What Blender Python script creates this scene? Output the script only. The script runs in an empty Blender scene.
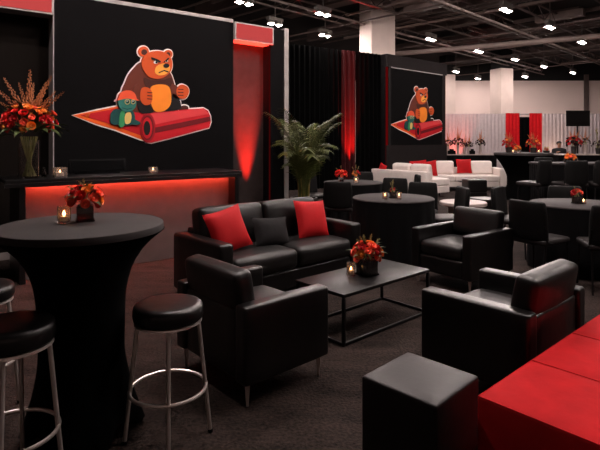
import bpy, bmesh, math, random
from mathutils import Vector, Matrix
R = math.radians
rnd = random.Random(7)
SC = bpy.context.scene
COL = SC.collection

# ------------------------------------------------------------------ camera numbers (eye height 1.474 m, level shift lens)
F, YH, H = 505.0, 140.0, 1.474
def at_z(px, py, z=0.0):
    d = (H - z) * F / (py - YH)
    return ((px - 300) / F * d, d)
def at_d(px, py, d):
    return ((px - 300) / F * d, d, H - (py - YH) * d / F)

# ------------------------------------------------------------------ materials
def lin(c):
    out = []
    for v in c:
        v = v / 255.0
        out.append(v / 12.92 if v <= 0.04045 else ((v + 0.055) / 1.055) ** 2.4)
    return out
def mat(name, rgb, rough=0.6, metal=0.0, spec=0.5, vary=0.12, scale=8.0, bump=0.0, bump_scale=60.0,
        transmission=0.0, sheen=0.0, coat=0.0, ior=1.45, translucent=False):
    m = bpy.data.materials.new(name); m.use_nodes = True
    nt = m.node_tree; b = nt.nodes['Principled BSDF']
    c = lin(rgb)
    b.inputs['Roughness'].default_value = rough
    b.inputs['Metallic'].default_value = metal
    b.inputs['IOR'].default_value = ior
    b.inputs['Specular IOR Level'].default_value = spec
    b.inputs['Transmission Weight'].default_value = transmission
    b.inputs['Sheen Weight'].default_value = sheen
    b.inputs['Coat Weight'].default_value = coat
    tc = nt.nodes.new('ShaderNodeTexCoord')
    nz = nt.nodes.new('ShaderNodeTexNoise'); nz.inputs['Scale'].default_value = scale
    nz.inputs['Detail'].default_value = 4
    nt.links.new(tc.outputs['Object'], nz.inputs['Vector'])
    rp = nt.nodes.new('ShaderNodeValToRGB')
    rp.color_ramp.elements[0].position = 0.3; rp.color_ramp.elements[1].position = 0.7
    rp.color_ramp.elements[0].color = [max(0, v * (1 - vary)) for v in c] + [1]
    rp.color_ramp.elements[1].color = [min(1, v * (1 + vary)) for v in c] + [1]
    nt.links.new(nz.outputs['Fac'], rp.inputs['Fac'])
    nt.links.new(rp.outputs['Color'], b.inputs['Base Color'])
    if bump > 0:
        n2 = nt.nodes.new('ShaderNodeTexNoise'); n2.inputs['Scale'].default_value = bump_scale
        n2.inputs['Detail'].default_value = 3
        nt.links.new(tc.outputs['Object'], n2.inputs['Vector'])
        bp = nt.nodes.new('ShaderNodeBump'); bp.inputs['Strength'].default_value = bump
        bp.inputs['Distance'].default_value = 0.01
        nt.links.new(n2.outputs['Fac'], bp.inputs['Height'])
        nt.links.new(bp.outputs['Normal'], b.inputs['Normal'])
    return m
def glow(name, rgb, strength):
    m = bpy.data.materials.new(name); m.use_nodes = True
    nt = m.node_tree; nt.nodes.remove(nt.nodes['Principled BSDF'])
    e = nt.nodes.new('ShaderNodeEmission'); e.inputs['Color'].default_value = lin(rgb) + [1]
    e.inputs['Strength'].default_value = strength
    nt.links.new(e.outputs[0], nt.nodes['Material Output'].inputs[0])
    return m

M = {}
M['leather'] = mat('black_leather', (15, 13, 13), 0.34, spec=0.5, vary=0.25, scale=5, bump=0.12, bump_scale=22)
M['leather_soft'] = mat('black_cushion_leather', (17, 15, 15), 0.40, spec=0.5, vary=0.25, scale=6, bump=0.25, bump_scale=9)
M['black_wall'] = mat('black_panel', (13, 12, 13), 0.85, spec=0.06, vary=0.08, scale=3)
M['charcoal'] = mat('charcoal_panel', (34, 30, 30), 0.8, spec=0.1, vary=0.08, scale=3)
M['recess'] = mat('recess_panel', (20, 16, 14), 0.85, spec=0.06, vary=0.08, scale=3)
M['niche'] = mat('niche_panel', (48, 40, 39), 0.65, spec=0.2)
M['pouf_leather'] = mat('grey_black_leather', (27, 22, 22), 0.42, spec=0.28, vary=0.12, scale=5, bump=0.1, bump_scale=22)
M['grey_trim'] = mat('grey_trim', (150, 142, 140), 0.5, spec=0.4)
M['counter'] = mat('counter_laminate', (13, 12, 13), 0.32, spec=0.5, vary=0.1)
M['counter_front'] = mat('counter_front', (88, 78, 76), 0.6, spec=0.3, vary=0.08)
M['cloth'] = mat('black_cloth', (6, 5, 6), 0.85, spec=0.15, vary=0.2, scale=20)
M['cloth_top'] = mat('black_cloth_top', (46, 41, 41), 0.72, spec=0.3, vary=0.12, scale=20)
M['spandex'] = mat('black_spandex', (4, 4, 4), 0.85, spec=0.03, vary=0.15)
M['drape'] = mat('black_drape', (6, 6, 6), 0.95, spec=0.03, vary=0.2, scale=4)
M['red_drape'] = mat('red_drape', (185, 16, 24), 0.8, spec=0.2, vary=0.12)
M['dark_red_drape'] = mat('dark_red_drape', (46, 6, 8), 0.8, spec=0.2, vary=0.12)
M['white_drape'] = mat('white_drape', (176, 163, 164), 0.85, spec=0.2, vary=0.06)
M['red_fabric'] = mat('red_fabric', (180, 27, 31), 0.8, spec=0.08, vary=0.14, scale=7, bump=0.1, bump_scale=30)
M['red_cushion'] = mat('red_cushion', (176, 16, 22), 0.7, spec=0.25, vary=0.08, scale=9, bump=0.15, bump_scale=14)
M['black_cushion'] = mat('black_cushion', (26, 24, 25), 0.8, spec=0.2, vary=0.2, scale=9, bump=0.15, bump_scale=14)
M['white_leather'] = mat('white_leather', (226, 214, 208), 0.5, spec=0.4, vary=0.05)
M['chrome'] = mat('chrome', (225, 214, 208), 0.3, metal=0.8, vary=0.05)
M['dark_metal'] = mat('dark_metal', (26, 24, 25), 0.4, metal=0.6, vary=0.1)
M['table_black'] = mat('black_table_top', (22, 20, 20), 0.38, spec=0.22, vary=0.1)
M['white_top'] = mat('white_table', (168, 154, 149), 0.45, spec=0.4, vary=0.05)
M['plastic'] = mat('black_plastic', (6, 5, 6), 0.7, spec=0.1)
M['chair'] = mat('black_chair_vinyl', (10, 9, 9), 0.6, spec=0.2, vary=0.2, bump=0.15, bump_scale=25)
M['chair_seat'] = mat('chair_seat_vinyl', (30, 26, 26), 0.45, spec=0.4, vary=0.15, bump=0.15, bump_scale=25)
M['screen'] = mat('dark_screen', (10, 10, 11), 0.15, spec=0.6, vary=0.05)
M['glass'] = mat('clear_glass', (245, 242, 240), 0.0, transmission=1.0, vary=0.0, ior=1.38)
M['votive_glass'] = mat('votive_glass', (236, 220, 212), 0.18, transmission=0.9, vary=0.0, ior=1.4)
M['dark_glass'] = mat('smoked_glass', (70, 62, 60), 0.05, transmission=0.7, vary=0.05, ior=1.4)
M['wax'] = mat('candle_wax', (240, 225, 205), 0.5, vary=0.03)
M['flame'] = glow('candle_flame', (255, 196, 130), 16)
M['lamp'] = glow('lamp_glow', (255, 238, 232), 1450)
M['led_red'] = glow('led_red', (255, 80, 58), 180.0)
M['header'] = glow('backlit_header', (226, 84, 82), 0.72)
M['edge_red'] = glow('edge_light_red', (255, 40, 44), 0.35)
M['edge_red_faint'] = glow('edge_light_red_faint', (255, 60, 60), 0.035)
M['edge_red_dim'] = glow('edge_light_red_dim', (255, 40, 44), 0.09)
M['concrete'] = mat('painted_column', (206, 188, 180), 0.8, vary=0.05, scale=2)
M['hall_wall'] = mat('hall_wall', (206, 186, 179), 0.85, vary=0.04, scale=0.6)
M['ceil'] = mat('ceiling_deck', (16, 13, 13), 0.9, vary=0.3, scale=0.8)
M['beam'] = mat('ceiling_steel', (84, 70, 66), 0.75, vary=0.15, scale=2)
M['duct'] = mat('duct_metal', (128, 112, 106), 0.6, vary=0.1, scale=2)
M['fixture'] = mat('lamp_housing', (90, 84, 80), 0.5, vary=0.1)
M['leaf'] = mat('dark_leaf', (66, 78, 40), 0.5, vary=0.35, scale=6)
M['palm'] = mat('palm_leaf', (70, 78, 30), 0.5, vary=0.35, scale=4)
M['palm_stem'] = mat('palm_stem', (112, 96, 48), 0.6, vary=0.2)
M['stem'] = mat('flower_stem', (140, 140, 84), 0.5, vary=0.2)
M['pot'] = mat('dark_pot', (38, 34, 33), 0.5, vary=0.1)
M['soil'] = mat('soil', (40, 28, 22), 0.9, vary=0.3, scale=30)
M['red_bloom'] = mat('red_petal', (240, 46, 42), 0.6, vary=0.2, scale=25)
M['coral_bloom'] = mat('coral_petal', (255, 112, 84), 0.6, vary=0.15, scale=25)
M['orange_bloom'] = mat('orange_petal', (255, 150, 66), 0.6, vary=0.2, scale=25)
M['crimson_bloom'] = mat('crimson_petal', (190, 26, 34), 0.6, vary=0.2, scale=25)
M['dark_bloom'] = mat('dark_petal', (46, 20, 22), 0.7, vary=0.3, scale=25)
M['dark_leaf2'] = mat('blackish_leaf', (26, 24, 20), 0.7, vary=0.3, scale=6)
M['spike'] = mat('flower_spike', (176, 104, 62), 0.6, vary=0.3, scale=30)
M['skin'] = mat('skin', (150, 104, 84), 0.6, vary=0.06)
M['hair'] = mat('dark_hair', (22, 18, 16), 0.6, vary=0.2, scale=30)
M['suit'] = mat('dark_suit', (20, 19, 22), 0.8, vary=0.15)
# emblem paints
for n, c in dict(e_white=(236, 226, 222), e_red=(190, 22, 34), e_crimson=(150, 16, 28), e_rose=(214, 62, 66), e_wine=(104, 14, 22),
                 e_black=(14, 10, 10), e_orange=(232, 96, 30), e_brown=(96, 40, 26), e_rust=(196, 76, 28), e_dark=(66, 26, 18),
                 e_gold=(238, 132, 36), e_muzzle=(236, 158, 62), e_cap=(228, 84, 50), e_teal=(44, 112, 100), e_deep=(24, 70, 68),
                 e_green=(52, 136, 84), e_cream=(224, 188, 110)).items():
    M[n] = mat(n, c, 0.6, spec=0.25, vary=0.05, scale=6)

# carpet
def carpet():
    m = bpy.data.materials.new('carpet'); m.use_nodes = True
    nt = m.node_tree; b = nt.nodes['Principled BSDF']; b.inputs['Roughness'].default_value = 0.95
    b.inputs['Specular IOR Level'].default_value = 0.1
    tc = nt.nodes.new('ShaderNodeTexCoord')
    a = nt.nodes.new('ShaderNodeTexNoise'); a.inputs['Scale'].default_value = 2.2; a.inputs['Detail'].default_value = 6
    a.inputs['Roughness'].default_value = 0.7
    f = nt.nodes.new('ShaderNodeTexNoise'); f.inputs['Scale'].default_value = 55; f.inputs['Detail'].default_value = 4
    mp = nt.nodes.new('ShaderNodeMapping'); mp.inputs['Scale'].default_value = (1, 3.0, 1); mp.inputs['Rotation'].default_value = (0, 0, R(35))
    nt.links.new(tc.outputs['Object'], mp.inputs['Vector'])
    nt.links.new(mp.outputs['Vector'], a.inputs['Vector']); nt.links.new(tc.outputs['Object'], f.inputs['Vector'])
    mx = nt.nodes.new('ShaderNodeMix'); mx.data_type = 'FLOAT'; mx.inputs['Factor'].default_value = 0.5
    nt.links.new(a.outputs['Fac'], mx.inputs['A']); nt.links.new(f.outputs['Fac'], mx.inputs['B'])
    rp = nt.nodes.new('ShaderNodeValToRGB')
    rp.color_ramp.elements[0].position = 0.36; rp.color_ramp.elements[0].color = lin((15, 12, 11)) + [1]
    rp.color_ramp.elements[1].position = 0.64; rp.color_ramp.elements[1].color = lin((62, 51, 47)) + [1]
    nt.links.new(mx.outputs['Result'], rp.inputs['Fac']); nt.links.new(rp.outputs['Color'], b.inputs['Base Color'])
    bp = nt.nodes.new('ShaderNodeBump'); bp.inputs['Strength'].default_value = 0.5; bp.inputs['Distance'].default_value = 0.02
    nt.links.new(f.outputs['Fac'], bp.inputs['Height']); nt.links.new(bp.outputs['Normal'], b.inputs['Normal'])
    return m
M['carpet'] = carpet()

# ------------------------------------------------------------------ object helpers
def thing(name, label, cat, loc=(0, 0, 0), rz=0.0, group=None):
    o = bpy.data.objects.new(name, None); COL.objects.link(o)
    o.location = (loc[0], loc[1], loc[2] if len(loc) > 2 else 0.0); o.rotation_euler = (0, 0, R(rz))
    o['label'] = label; o['category'] = cat
    if group: o['group'] = group
    o.empty_display_size = 0.1
    return o
def tag(o, label, cat, group=None):
    o['label'] = label; o['category'] = cat
    if group: o['group'] = group
    return o
def link(name, me, parent=None, loc=None, rot=None, sc=None):
    o = bpy.data.objects.new(name, me); COL.objects.link(o)
    if parent: o.parent = parent
    if loc: o.location = loc
    if rot: o.rotation_euler = rot
    if sc: o.scale = (sc, sc, sc) if not hasattr(sc, '__len__') else sc
    return o
def mesh(name, bm, mats, smooth=True, ang=35):
    bmesh.ops.recalc_face_normals(bm, faces=bm.faces)
    for f in bm.faces: f.smooth = smooth
    if smooth:
        for e in bm.edges:
            if len(e.link_faces) == 2 and e.calc_face_angle(0) > R(ang): e.smooth = False
    me = bpy.data.meshes.new(name); bm.to_mesh(me); bm.free()
    for m in (mats if isinstance(mats, (list, tuple)) else [mats]): me.materials.append(M[m])
    return me
def obj(name, bm, m, parent=None, smooth=True, **kw):
    return link(name, mesh(name, bm, m, smooth), parent, **kw)
def struct(name, bm, m, smooth=False):
    o = obj(name, bm, m, None, smooth); o['kind'] = 'structure'; return o
def dup(root, loc=None, rz=None, label=None, group=None, scale=None):
    r = root.copy(); COL.objects.link(r)
    if loc: r.location = (loc[0], loc[1], loc[2] if len(loc) > 2 else 0.0)
    if rz is not None: r.rotation_euler = (0, 0, R(rz))
    if label: r['label'] = label
    if group: r['group'] = group
    if scale: r.scale = scale
    for ch in list(root.children):
        c = ch.copy(); COL.objects.link(c); c.parent = r
        for g in list(ch.children):
            d = g.copy(); COL.objects.link(d); d.parent = c
    return r
def BM(): return bmesh.new()

def box(bm, cx, cy, cz, sx, sy, sz, bev=0.0, rot=None, seg=2, mi=0):
    t = bmesh.new(); bmesh.ops.create_cube(t, size=1)
    bmesh.ops.scale(t, vec=(sx, sy, sz), verts=t.verts)
    if bev > 0: bmesh.ops.bevel(t, geom=t.edges[:], offset=bev, segments=seg, profile=0.5, affect='EDGES')
    if rot is not None: bmesh.ops.rotate(t, cent=(0, 0, 0), matrix=rot, verts=t.verts)
    bmesh.ops.translate(t, vec=(cx, cy, cz), verts=t.verts)
    for f in t.faces: f.material_index = mi
    merge(bm, t); return bm
def merge(bm, t):
    me = bpy.data.meshes.new('tmp'); t.to_mesh(me); t.free(); bm.from_mesh(me); bpy.data.meshes.remove(me)

def rbox(bm, c, s, r, puff=(0, 0, 0), rot=None, n=6, sag=0.0):
    """rounded box, faces puffed out in the middle"""
    h = [s[0] / 2, s[1] / 2, s[2] / 2]
    r = min(r, min(h) * 0.98)
    def ticks(hh):
        a = [-hh + r * (1 - math.cos(k / 3 * math.pi / 2)) for k in range(3)]
        b = [(-hh + r) + (2 * hh - 2 * r) * k / n for k in range(n + 1)]
        return a + b + [-v for v in reversed(a)]
    t = bmesh.new()
    for ax in range(3):
        u, w = [k for k in range(3) if k != ax]
        tu, tw = ticks(h[u]), ticks(h[w])
        for sg in (-1, 1):
            grid = []
            for a in tu:
                row = []
                for b in tw:
                    p = [0, 0, 0]; p[ax] = sg * h[ax]; p[u] = a; p[w] = b
                    q = [max(-h[k] + r, min(h[k] - r, p[k])) for k in range(3)]
                    d = Vector([p[k] - q[k] for k in range(3)])
                    if d.length > 1e-9: d = d.normalized() * r
                    v = Vector(q) + d
                    fx = [max(0, 1 - (v[k] / h[k]) ** 2) for k in range(3)]
                    for k in range(3):
                        if puff[k]:
                            o2 = [i for i in range(3) if i != k]
                            v[k] += puff[k] * (v[k] / h[k]) * math.sqrt(fx[o2[0]] * fx[o2[1]])
                    row.append(t.verts.new(v))
                grid.append(row)
            for i in range(len(tu) - 1):
                for j in range(len(tw) - 1):
                    t.faces.new((grid[i][j], grid[i + 1][j], grid[i + 1][j + 1], grid[i][j + 1]))
    bmesh.ops.remove_doubles(t, verts=t.verts, dist=1e-5)
    if rot is not None: bmesh.ops.rotate(t, cent=(0, 0, 0), matrix=rot, verts=t.verts)
    bmesh.ops.translate(t, vec=c, verts=t.verts)
    merge(bm, t); return bm
def lathe(bm, prof, n=32, wob=None, cx=0, cy=0, cap=False, mi=0):
    rings = []
    for k, (r, z) in enumerate(prof):
        ring = []
        for i in range(n):
            a = 2 * math.pi * i / n
            rr = r * (1 + (wob(k, a) if wob else 0))
            ring.append(bm.verts.new((cx + rr * math.cos(a), cy + rr * math.sin(a), z)))
        rings.append(ring)
    for k in range(len(rings) - 1):
        for i in range(n):
            j = (i + 1) % n
            f = bm.faces.new((rings[k][i], rings[k][j], rings[k + 1][j], rings[k + 1][i])); f.material_index = mi
    if cap:
        for ring in (rings[0], rings[-1]):
            f = bm.faces.new(ring); f.material_index = mi
    return bm
def tube(bm, pts, r, n=8, closed=False, taper=None):
    pts = [Vector(p) for p in pts]; rings = []; N = len(pts)
    for k, p in enumerate(pts):
        if closed: t = pts[(k + 1) % N] - pts[k - 1]
        else: t = pts[min(k + 1, N - 1)] - pts[max(k - 1, 0)]
        t.normalize()
        up = Vector((0, 0, 1)) if abs(t.z) < 0.9 else Vector((1, 0, 0))
        a = t.cross(up).normalized(); b = t.cross(a)
        rr = r if taper is None else r * (1 + (taper - 1) * k / max(1, N - 1))
        rings.append([bm.verts.new(p + (a * math.cos(2 * math.pi * i / n) + b * math.sin(2 * math.pi * i / n)) * rr) for i in range(n)])
    for k in range(N if closed else N - 1):
        A, B = rings[k], rings[(k + 1) % N]
        for i in range(n):
            j = (i + 1) % n; bm.faces.new((A[i], A[j], B[j], B[i]))
    if not closed:
        bm.faces.new(rings[0]); bm.faces.new(rings[-1])
    return bm
def ring_pts(r, z, n=32):
    return [(r * math.cos(2 * math.pi * k / n), r * math.sin(2 * math.pi * k / n), z) for k in range(n)]
def ball(bm, c, r, u=10, v=7, s=(1, 1, 1)):
    t = bmesh.new(); bmesh.ops.create_uvsphere(t, u_segments=u, v_segments=v, radius=r)
    bmesh.ops.scale(t, vec=s, verts=t.verts); bmesh.ops.translate(t, vec=c, verts=t.verts); merge(bm, t); return bm

# ------------------------------------------------------------------ the hall
b = BM(); box(b, 4, 16, -0.05, 46, 52, 0.1); struct('floor', b, 'carpet')
b = BM(); box(b, 4, 16, 6.6, 46, 52, 0.1); struct('ceiling', b, 'ceil')
b = BM(); box(b, 4, 33.6, 2.7, 46, 0.3, 5.4); struct('wall_back', b, 'hall_wall')
b = BM(); box(b, 4, 33.6, 5.975, 46, 0.3, 1.15); struct('wall_back_upper', b, 'ceil')
b = BM(); box(b, 26.6, 16, 3.275, 0.3, 52, 6.55); struct('wall_right', b, 'hall_wall')
b = BM(); box(b, -18.6, 16, 3.275, 0.3, 52, 6.55); struct('wall_left', b, 'hall_wall')
b = BM(); box(b, 4, -9.6, 3.275, 46, 0.3, 6.55); struct('wall_front', b, 'hall_wall')
for k, px in enumerate((398, 587)):
    x = (px - 300) / F * 33.3
    b = BM(); box(b, x, 33.38, 2.9, 0.28, 0.14, 5.8, 0.02); struct('trim_%d' % (k + 1), b, 'beam')
# columns
def column(px, d, w, k):
    b = BM(); x = (px - 300) / F * d
    zt = 6.55 if k == 1 else 5.4
    box(b, x, d, zt / 2, w, w, zt, 0.03, Matrix.Rotation(R(20), 3, 'Z'))
    box(b, x, d, 0.1, w + 0.06, w + 0.06, 0.2, 0.01, Matrix.Rotation(R(20), 3, 'Z'))
    struct('column_%d' % k, b, 'concrete')
    if zt < 6:
        b = BM(); box(b, x, d, (zt + 6.55) / 2, w * 0.9, w * 0.9, 6.55 - zt, 0, Matrix.Rotation(R(20), 3, 'Z')); struct('column_top_%d' % k, b, 'ceil')
column(377, 18.0, 0.94, 1); column(501.5, 28, 0.86, 2); column(447, 30.5, 0.7, 3)
# ceiling steel: girders, joists, pipes at 45 degrees to the view, each run one structure
ax_u = Vector((math.sin(R(45)), math.cos(R(45)), 0)); ax_v = Vector((-ax_u.y, ax_u.x, 0))
rot45 = Matrix.Rotation(R(45), 3, 'Z')
def run(name, m, c_u=None, c_v=None, z=5.5, w=0.15, h=0.3, L=42, mid=0, rounded=False):
    """a straight overhead run along u (at c_v) or along v (at c_u)"""
    b = BM()
    if c_v is not None: c = ax_v * c_v + ax_u * mid; d = ax_u
    else: c = ax_u * c_u + ax_v * mid; d = ax_v
    if rounded:
        tube(b, [tuple(c - d * L / 2 + Vector((0, 0, z))), tuple(c + d * L / 2 + Vector((0, 0, z)))], w, 12)
    else:
        box(b, c.x, c.y, z, L, w, h, 0, rot45 if c_v is not None else Matrix.Rotation(R(135), 3, 'Z'))
    o = struct(name, b, m, rounded); return o
tn = [2]
def T():
    tn[0] += 1; return 'trim_%d' % tn[0]
# girders (with flanges) along v
for c in (10.5, 16.5, 22.5, 28.5):
    run(T(), 'beam', c_u=c, z=6.25, w=0.05, h=0.5, L=24, mid=4); run(T(), 'beam', c_u=c, z=5.98, w=0.2, h=0.05, L=24, mid=4)
# joists along u: open lattice trusses, top and bottom chord with zigzag web
def truss(c_v, z, hgt=0.42, L=30, mid=18, pitch=0.6):
    b = BM(); m = ax_v * c_v + ax_u * mid
    for zz in (z, z + hgt): box(b, m.x, m.y, zz, L, 0.07, 0.05, 0, rot45)
    n = int(L / pitch)
    for k in range(n):
        p = m + ax_u * (-L / 2 + k * pitch); q = p + ax_u * pitch
        z0, z1 = (z, z + hgt) if k % 2 else (z + hgt, z)
        tube(b, [(p.x, p.y, z0), (q.x, q.y, z1)], 0.016, 4)
    struct(T(), b, 'beam')
for k in range(13): truss(-9.5 + k * 1.75, 5.55 + 0.1 * (k % 3))
# thin struts, conduits and pipes along v
for k in range(17):
    run(T(), 'beam', c_u=8.4 + k * 1.3, z=5.5 + 0.17 * (k % 4), w=0.05, h=0.05, L=24, mid=3 + (k % 3))
for k in range(10):
    run(T(), 'duct', c_u=9.2 + k * 2.3, z=5.7 + 0.1 * (k % 3), w=0.045, L=9 + 3 * (k % 3), mid=-6 + (k * 5) % 17, rounded=True)
for k in range(6):
    run(T(), 'duct', c_v=-7 + k * 3.6, z=5.45 + 0.12 * (k % 2), w=0.04, L=26, mid=18, rounded=True)
for k in range(7):
    a, c = 10 + k * 2.9, -6 + (k * 37 % 19)
    run(T(), 'beam', c_u=a, z=6.15, w=0.5, h=0.28, L=3.2, mid=c)
for k in range(26):
    a, c = 9.5 + (k * 7.3) % 17, -8 + (k * 5.7) % 20
    run(T(), ('duct', 'beam', 'beam')[k % 3], c_u=a, z=5.9 + 0.07 * (k % 6), w=(0.3, 0.12, 0.5)[k % 3], h=(0.25, 0.12, 0.18)[k % 3], L=(1.6, 3.5, 0.9)[k % 3], mid=c)
for k in range(18):
    a, c = -8 + (k * 4.1) % 19, 12 + (k * 6.7) % 17
    run(T(), ('beam', 'duct')[k % 2], c_v=a, z=5.7 + 0.1 * (k % 5), w=0.07, h=0.07, L=3 + k % 3, mid=c)
b = BM(); tube(b, [(2.0, 23.42, 5.25), (14.5, 16.24, 5.25)], 0.1, 14); struct(T(), b, 'duct', True)

# ceiling lamps: two glass globes under a housing
def make_lamp(loc, label, first=[]):
    if first:
        return dup(first[0], loc, 45, label, 'ceiling lamps of the hall')
    t = thing('ceiling_lamp', label, 'ceiling lamp', loc, 45, 'ceiling lamps of the hall')
    b = BM(); box(b, 0, 0, 0.24, 0.62, 0.16, 0.12, 0.02); obj('housing', b, 'fixture', t)
    b = BM(); tube(b, [(0, 0, 0.3), (0, 0, 6.5 - loc[2])], 0.018, 6); obj('stem', b, 'fixture', t)
    for s in (-1, 1):
        b = BM(); lathe(b, [(0.03, 0.19), (0.10, 0.17), (0.125, 0.075)], 14, cx=s * 0.17); obj('reflector', b, 'fixture', t)
        b = BM(); ball(b, (s * 0.15, 0, 0.08), 0.05, 10, 6); obj('globe', b, 'lamp', t)
    first.append(t); return t
seen = [(244, 4, 'above the left display wall, at the top edge of the picture'), (323, 15, 'above the black drapes, left of the big column'),
        (325, 36, 'low above the black drapes, left of the big column'), (431, 40, 'above the smaller display wall'),
        (506, 11, 'nearest right of the big column, near the top edge'), (550, 28, 'hanging right of the far column, second nearest'),
        (582, 43, 'near the right edge, level with the long pipe'), (479, 52, 'just below the long pipe, left of the far column'),
        (515, 60, 'just above the top of the far column'), (544, 67, 'right of the far column above the hall wall'),
        (456, 72, 'right of the smaller display wall, over its edge'), (525, 77, 'far off, just right of the far column top'),
        (573, 73, 'far off above the wall screen'), (478, 79, 'far off, left of the far column top'), (275, 25, 'small, behind the right end of the left display wall')]
for px, py, w in seen:
    d = min((5.2 - H) * F / (YH - py), 31.5)
    make_lamp(((px - 300) / F * d, d, 5.14), 'twin globe ceiling lamp ' + w)
LAMPS_ADDED = [(7.5, 9.0), (3.5, 9.6), (10.0, 5.6), (6.0, 5.0), (2.6, 5.8), (-0.6, 5.0), (4.4, 3.4), (1.6, 3.6), (0.6, 8.0), (-2.4, 4.4)]  # unseen lamps, added and placed to brighten the lounge and nearby floor
for k, (x, y) in enumerate(LAMPS_ADDED):
    make_lamp((x, y, 5.14), 'unseen twin globe lamp added overhead to brighten the lounge')

# ------------------------------------------------------------------ the left display wall: runs 53 degrees off the view axis
UW = Vector((math.sin(R(53)), math.cos(R(53)), 0)); NW = Vector((-UW.y, UW.x, 0)); CW = 6.9
def wall_s(px, c=CW):
    r = (px - 300) / F; d = c / (r * NW.x + NW.y); return d * (r * UW.x + UW.y)
def wall_sz(px, py, c=CW):
    r = (px - 300) / F; d = c / (r * NW.x + NW.y); return d * (r * UW.x + UW.y), H - (py - YH) * d / F
W0 = NW * CW
wall = thing('display_wall', 'large black display wall with red header boxes beside the lounge', 'display wall', (W0.x, W0.y), 37)
def wb(name, s0, s1, z0, z1, y0, y1, m, bev=0.0):      # x along the wall, y away from the camera
    b = BM(); box(b, (s0 + s1) / 2, (y0 + y1) / 2, (z0 + z1) / 2, s1 - s0, y1 - y0, z1 - z0, bev)
    return obj(name, b, m, wall, False)
sA, sB, sC, sD, sE, sL = wall_s(54), wall_s(233), wall_s(270.5), wall_s(284), wall_s(288), -2.2
TOPZ = 3.3
wb('main_panel', sA, sB, 0, TOPZ, 0, 0.35, 'black_wall')
wb('top_rail', sA, sB, TOPZ, TOPZ + 0.05, -0.01, 0.35, 'grey_trim')
wb('panel_edge', sA - 0.012, sA, 0, TOPZ, -0.004, 0.35, 'grey_trim')
wb('panel_edge', sB, sB + 0.008, 0, TOPZ, 0.0, 0.35, 'charcoal')
wb('recess_panel', sL, sA - 0.012, 0, TOPZ, 0.26, 0.35, 'recess')
wb('light_niche', sB + 0.008, sC, 0, TOPZ, 0.22, 0.35, 'niche')
wb('side_panel', sC, sD, 0, TOPZ + 0.01, 0, 0.35, 'black_wall')
wb('corner_post', sD, sE, 0, TOPZ + 0.04, -0.02, 0.35, 'grey_trim')
wb('baseboard', sL, sA, 0, 0.09, 0.235, 0.26, 'grey_trim')
for s0, s1 in ((sL, sA - 0.012), (sB + 0.008, sC + 0.03)):
    fr = wb('header_frame', s0, s1, 3.03, TOPZ + 0.01, -0.05, 0.22, 'grey_trim')
    b = BM(); box(b, (s0 + s1) / 2, -0.052, 3.17, (s1 - s0) - 0.05, 0.01, 0.235, 0.0); f = obj('header_face', b, 'header', fr, False)
wb('edge_light', sC - 0.02, sC - 0.004, 0, 3.03, -0.004, 0.02, 'edge_red_faint')

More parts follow.
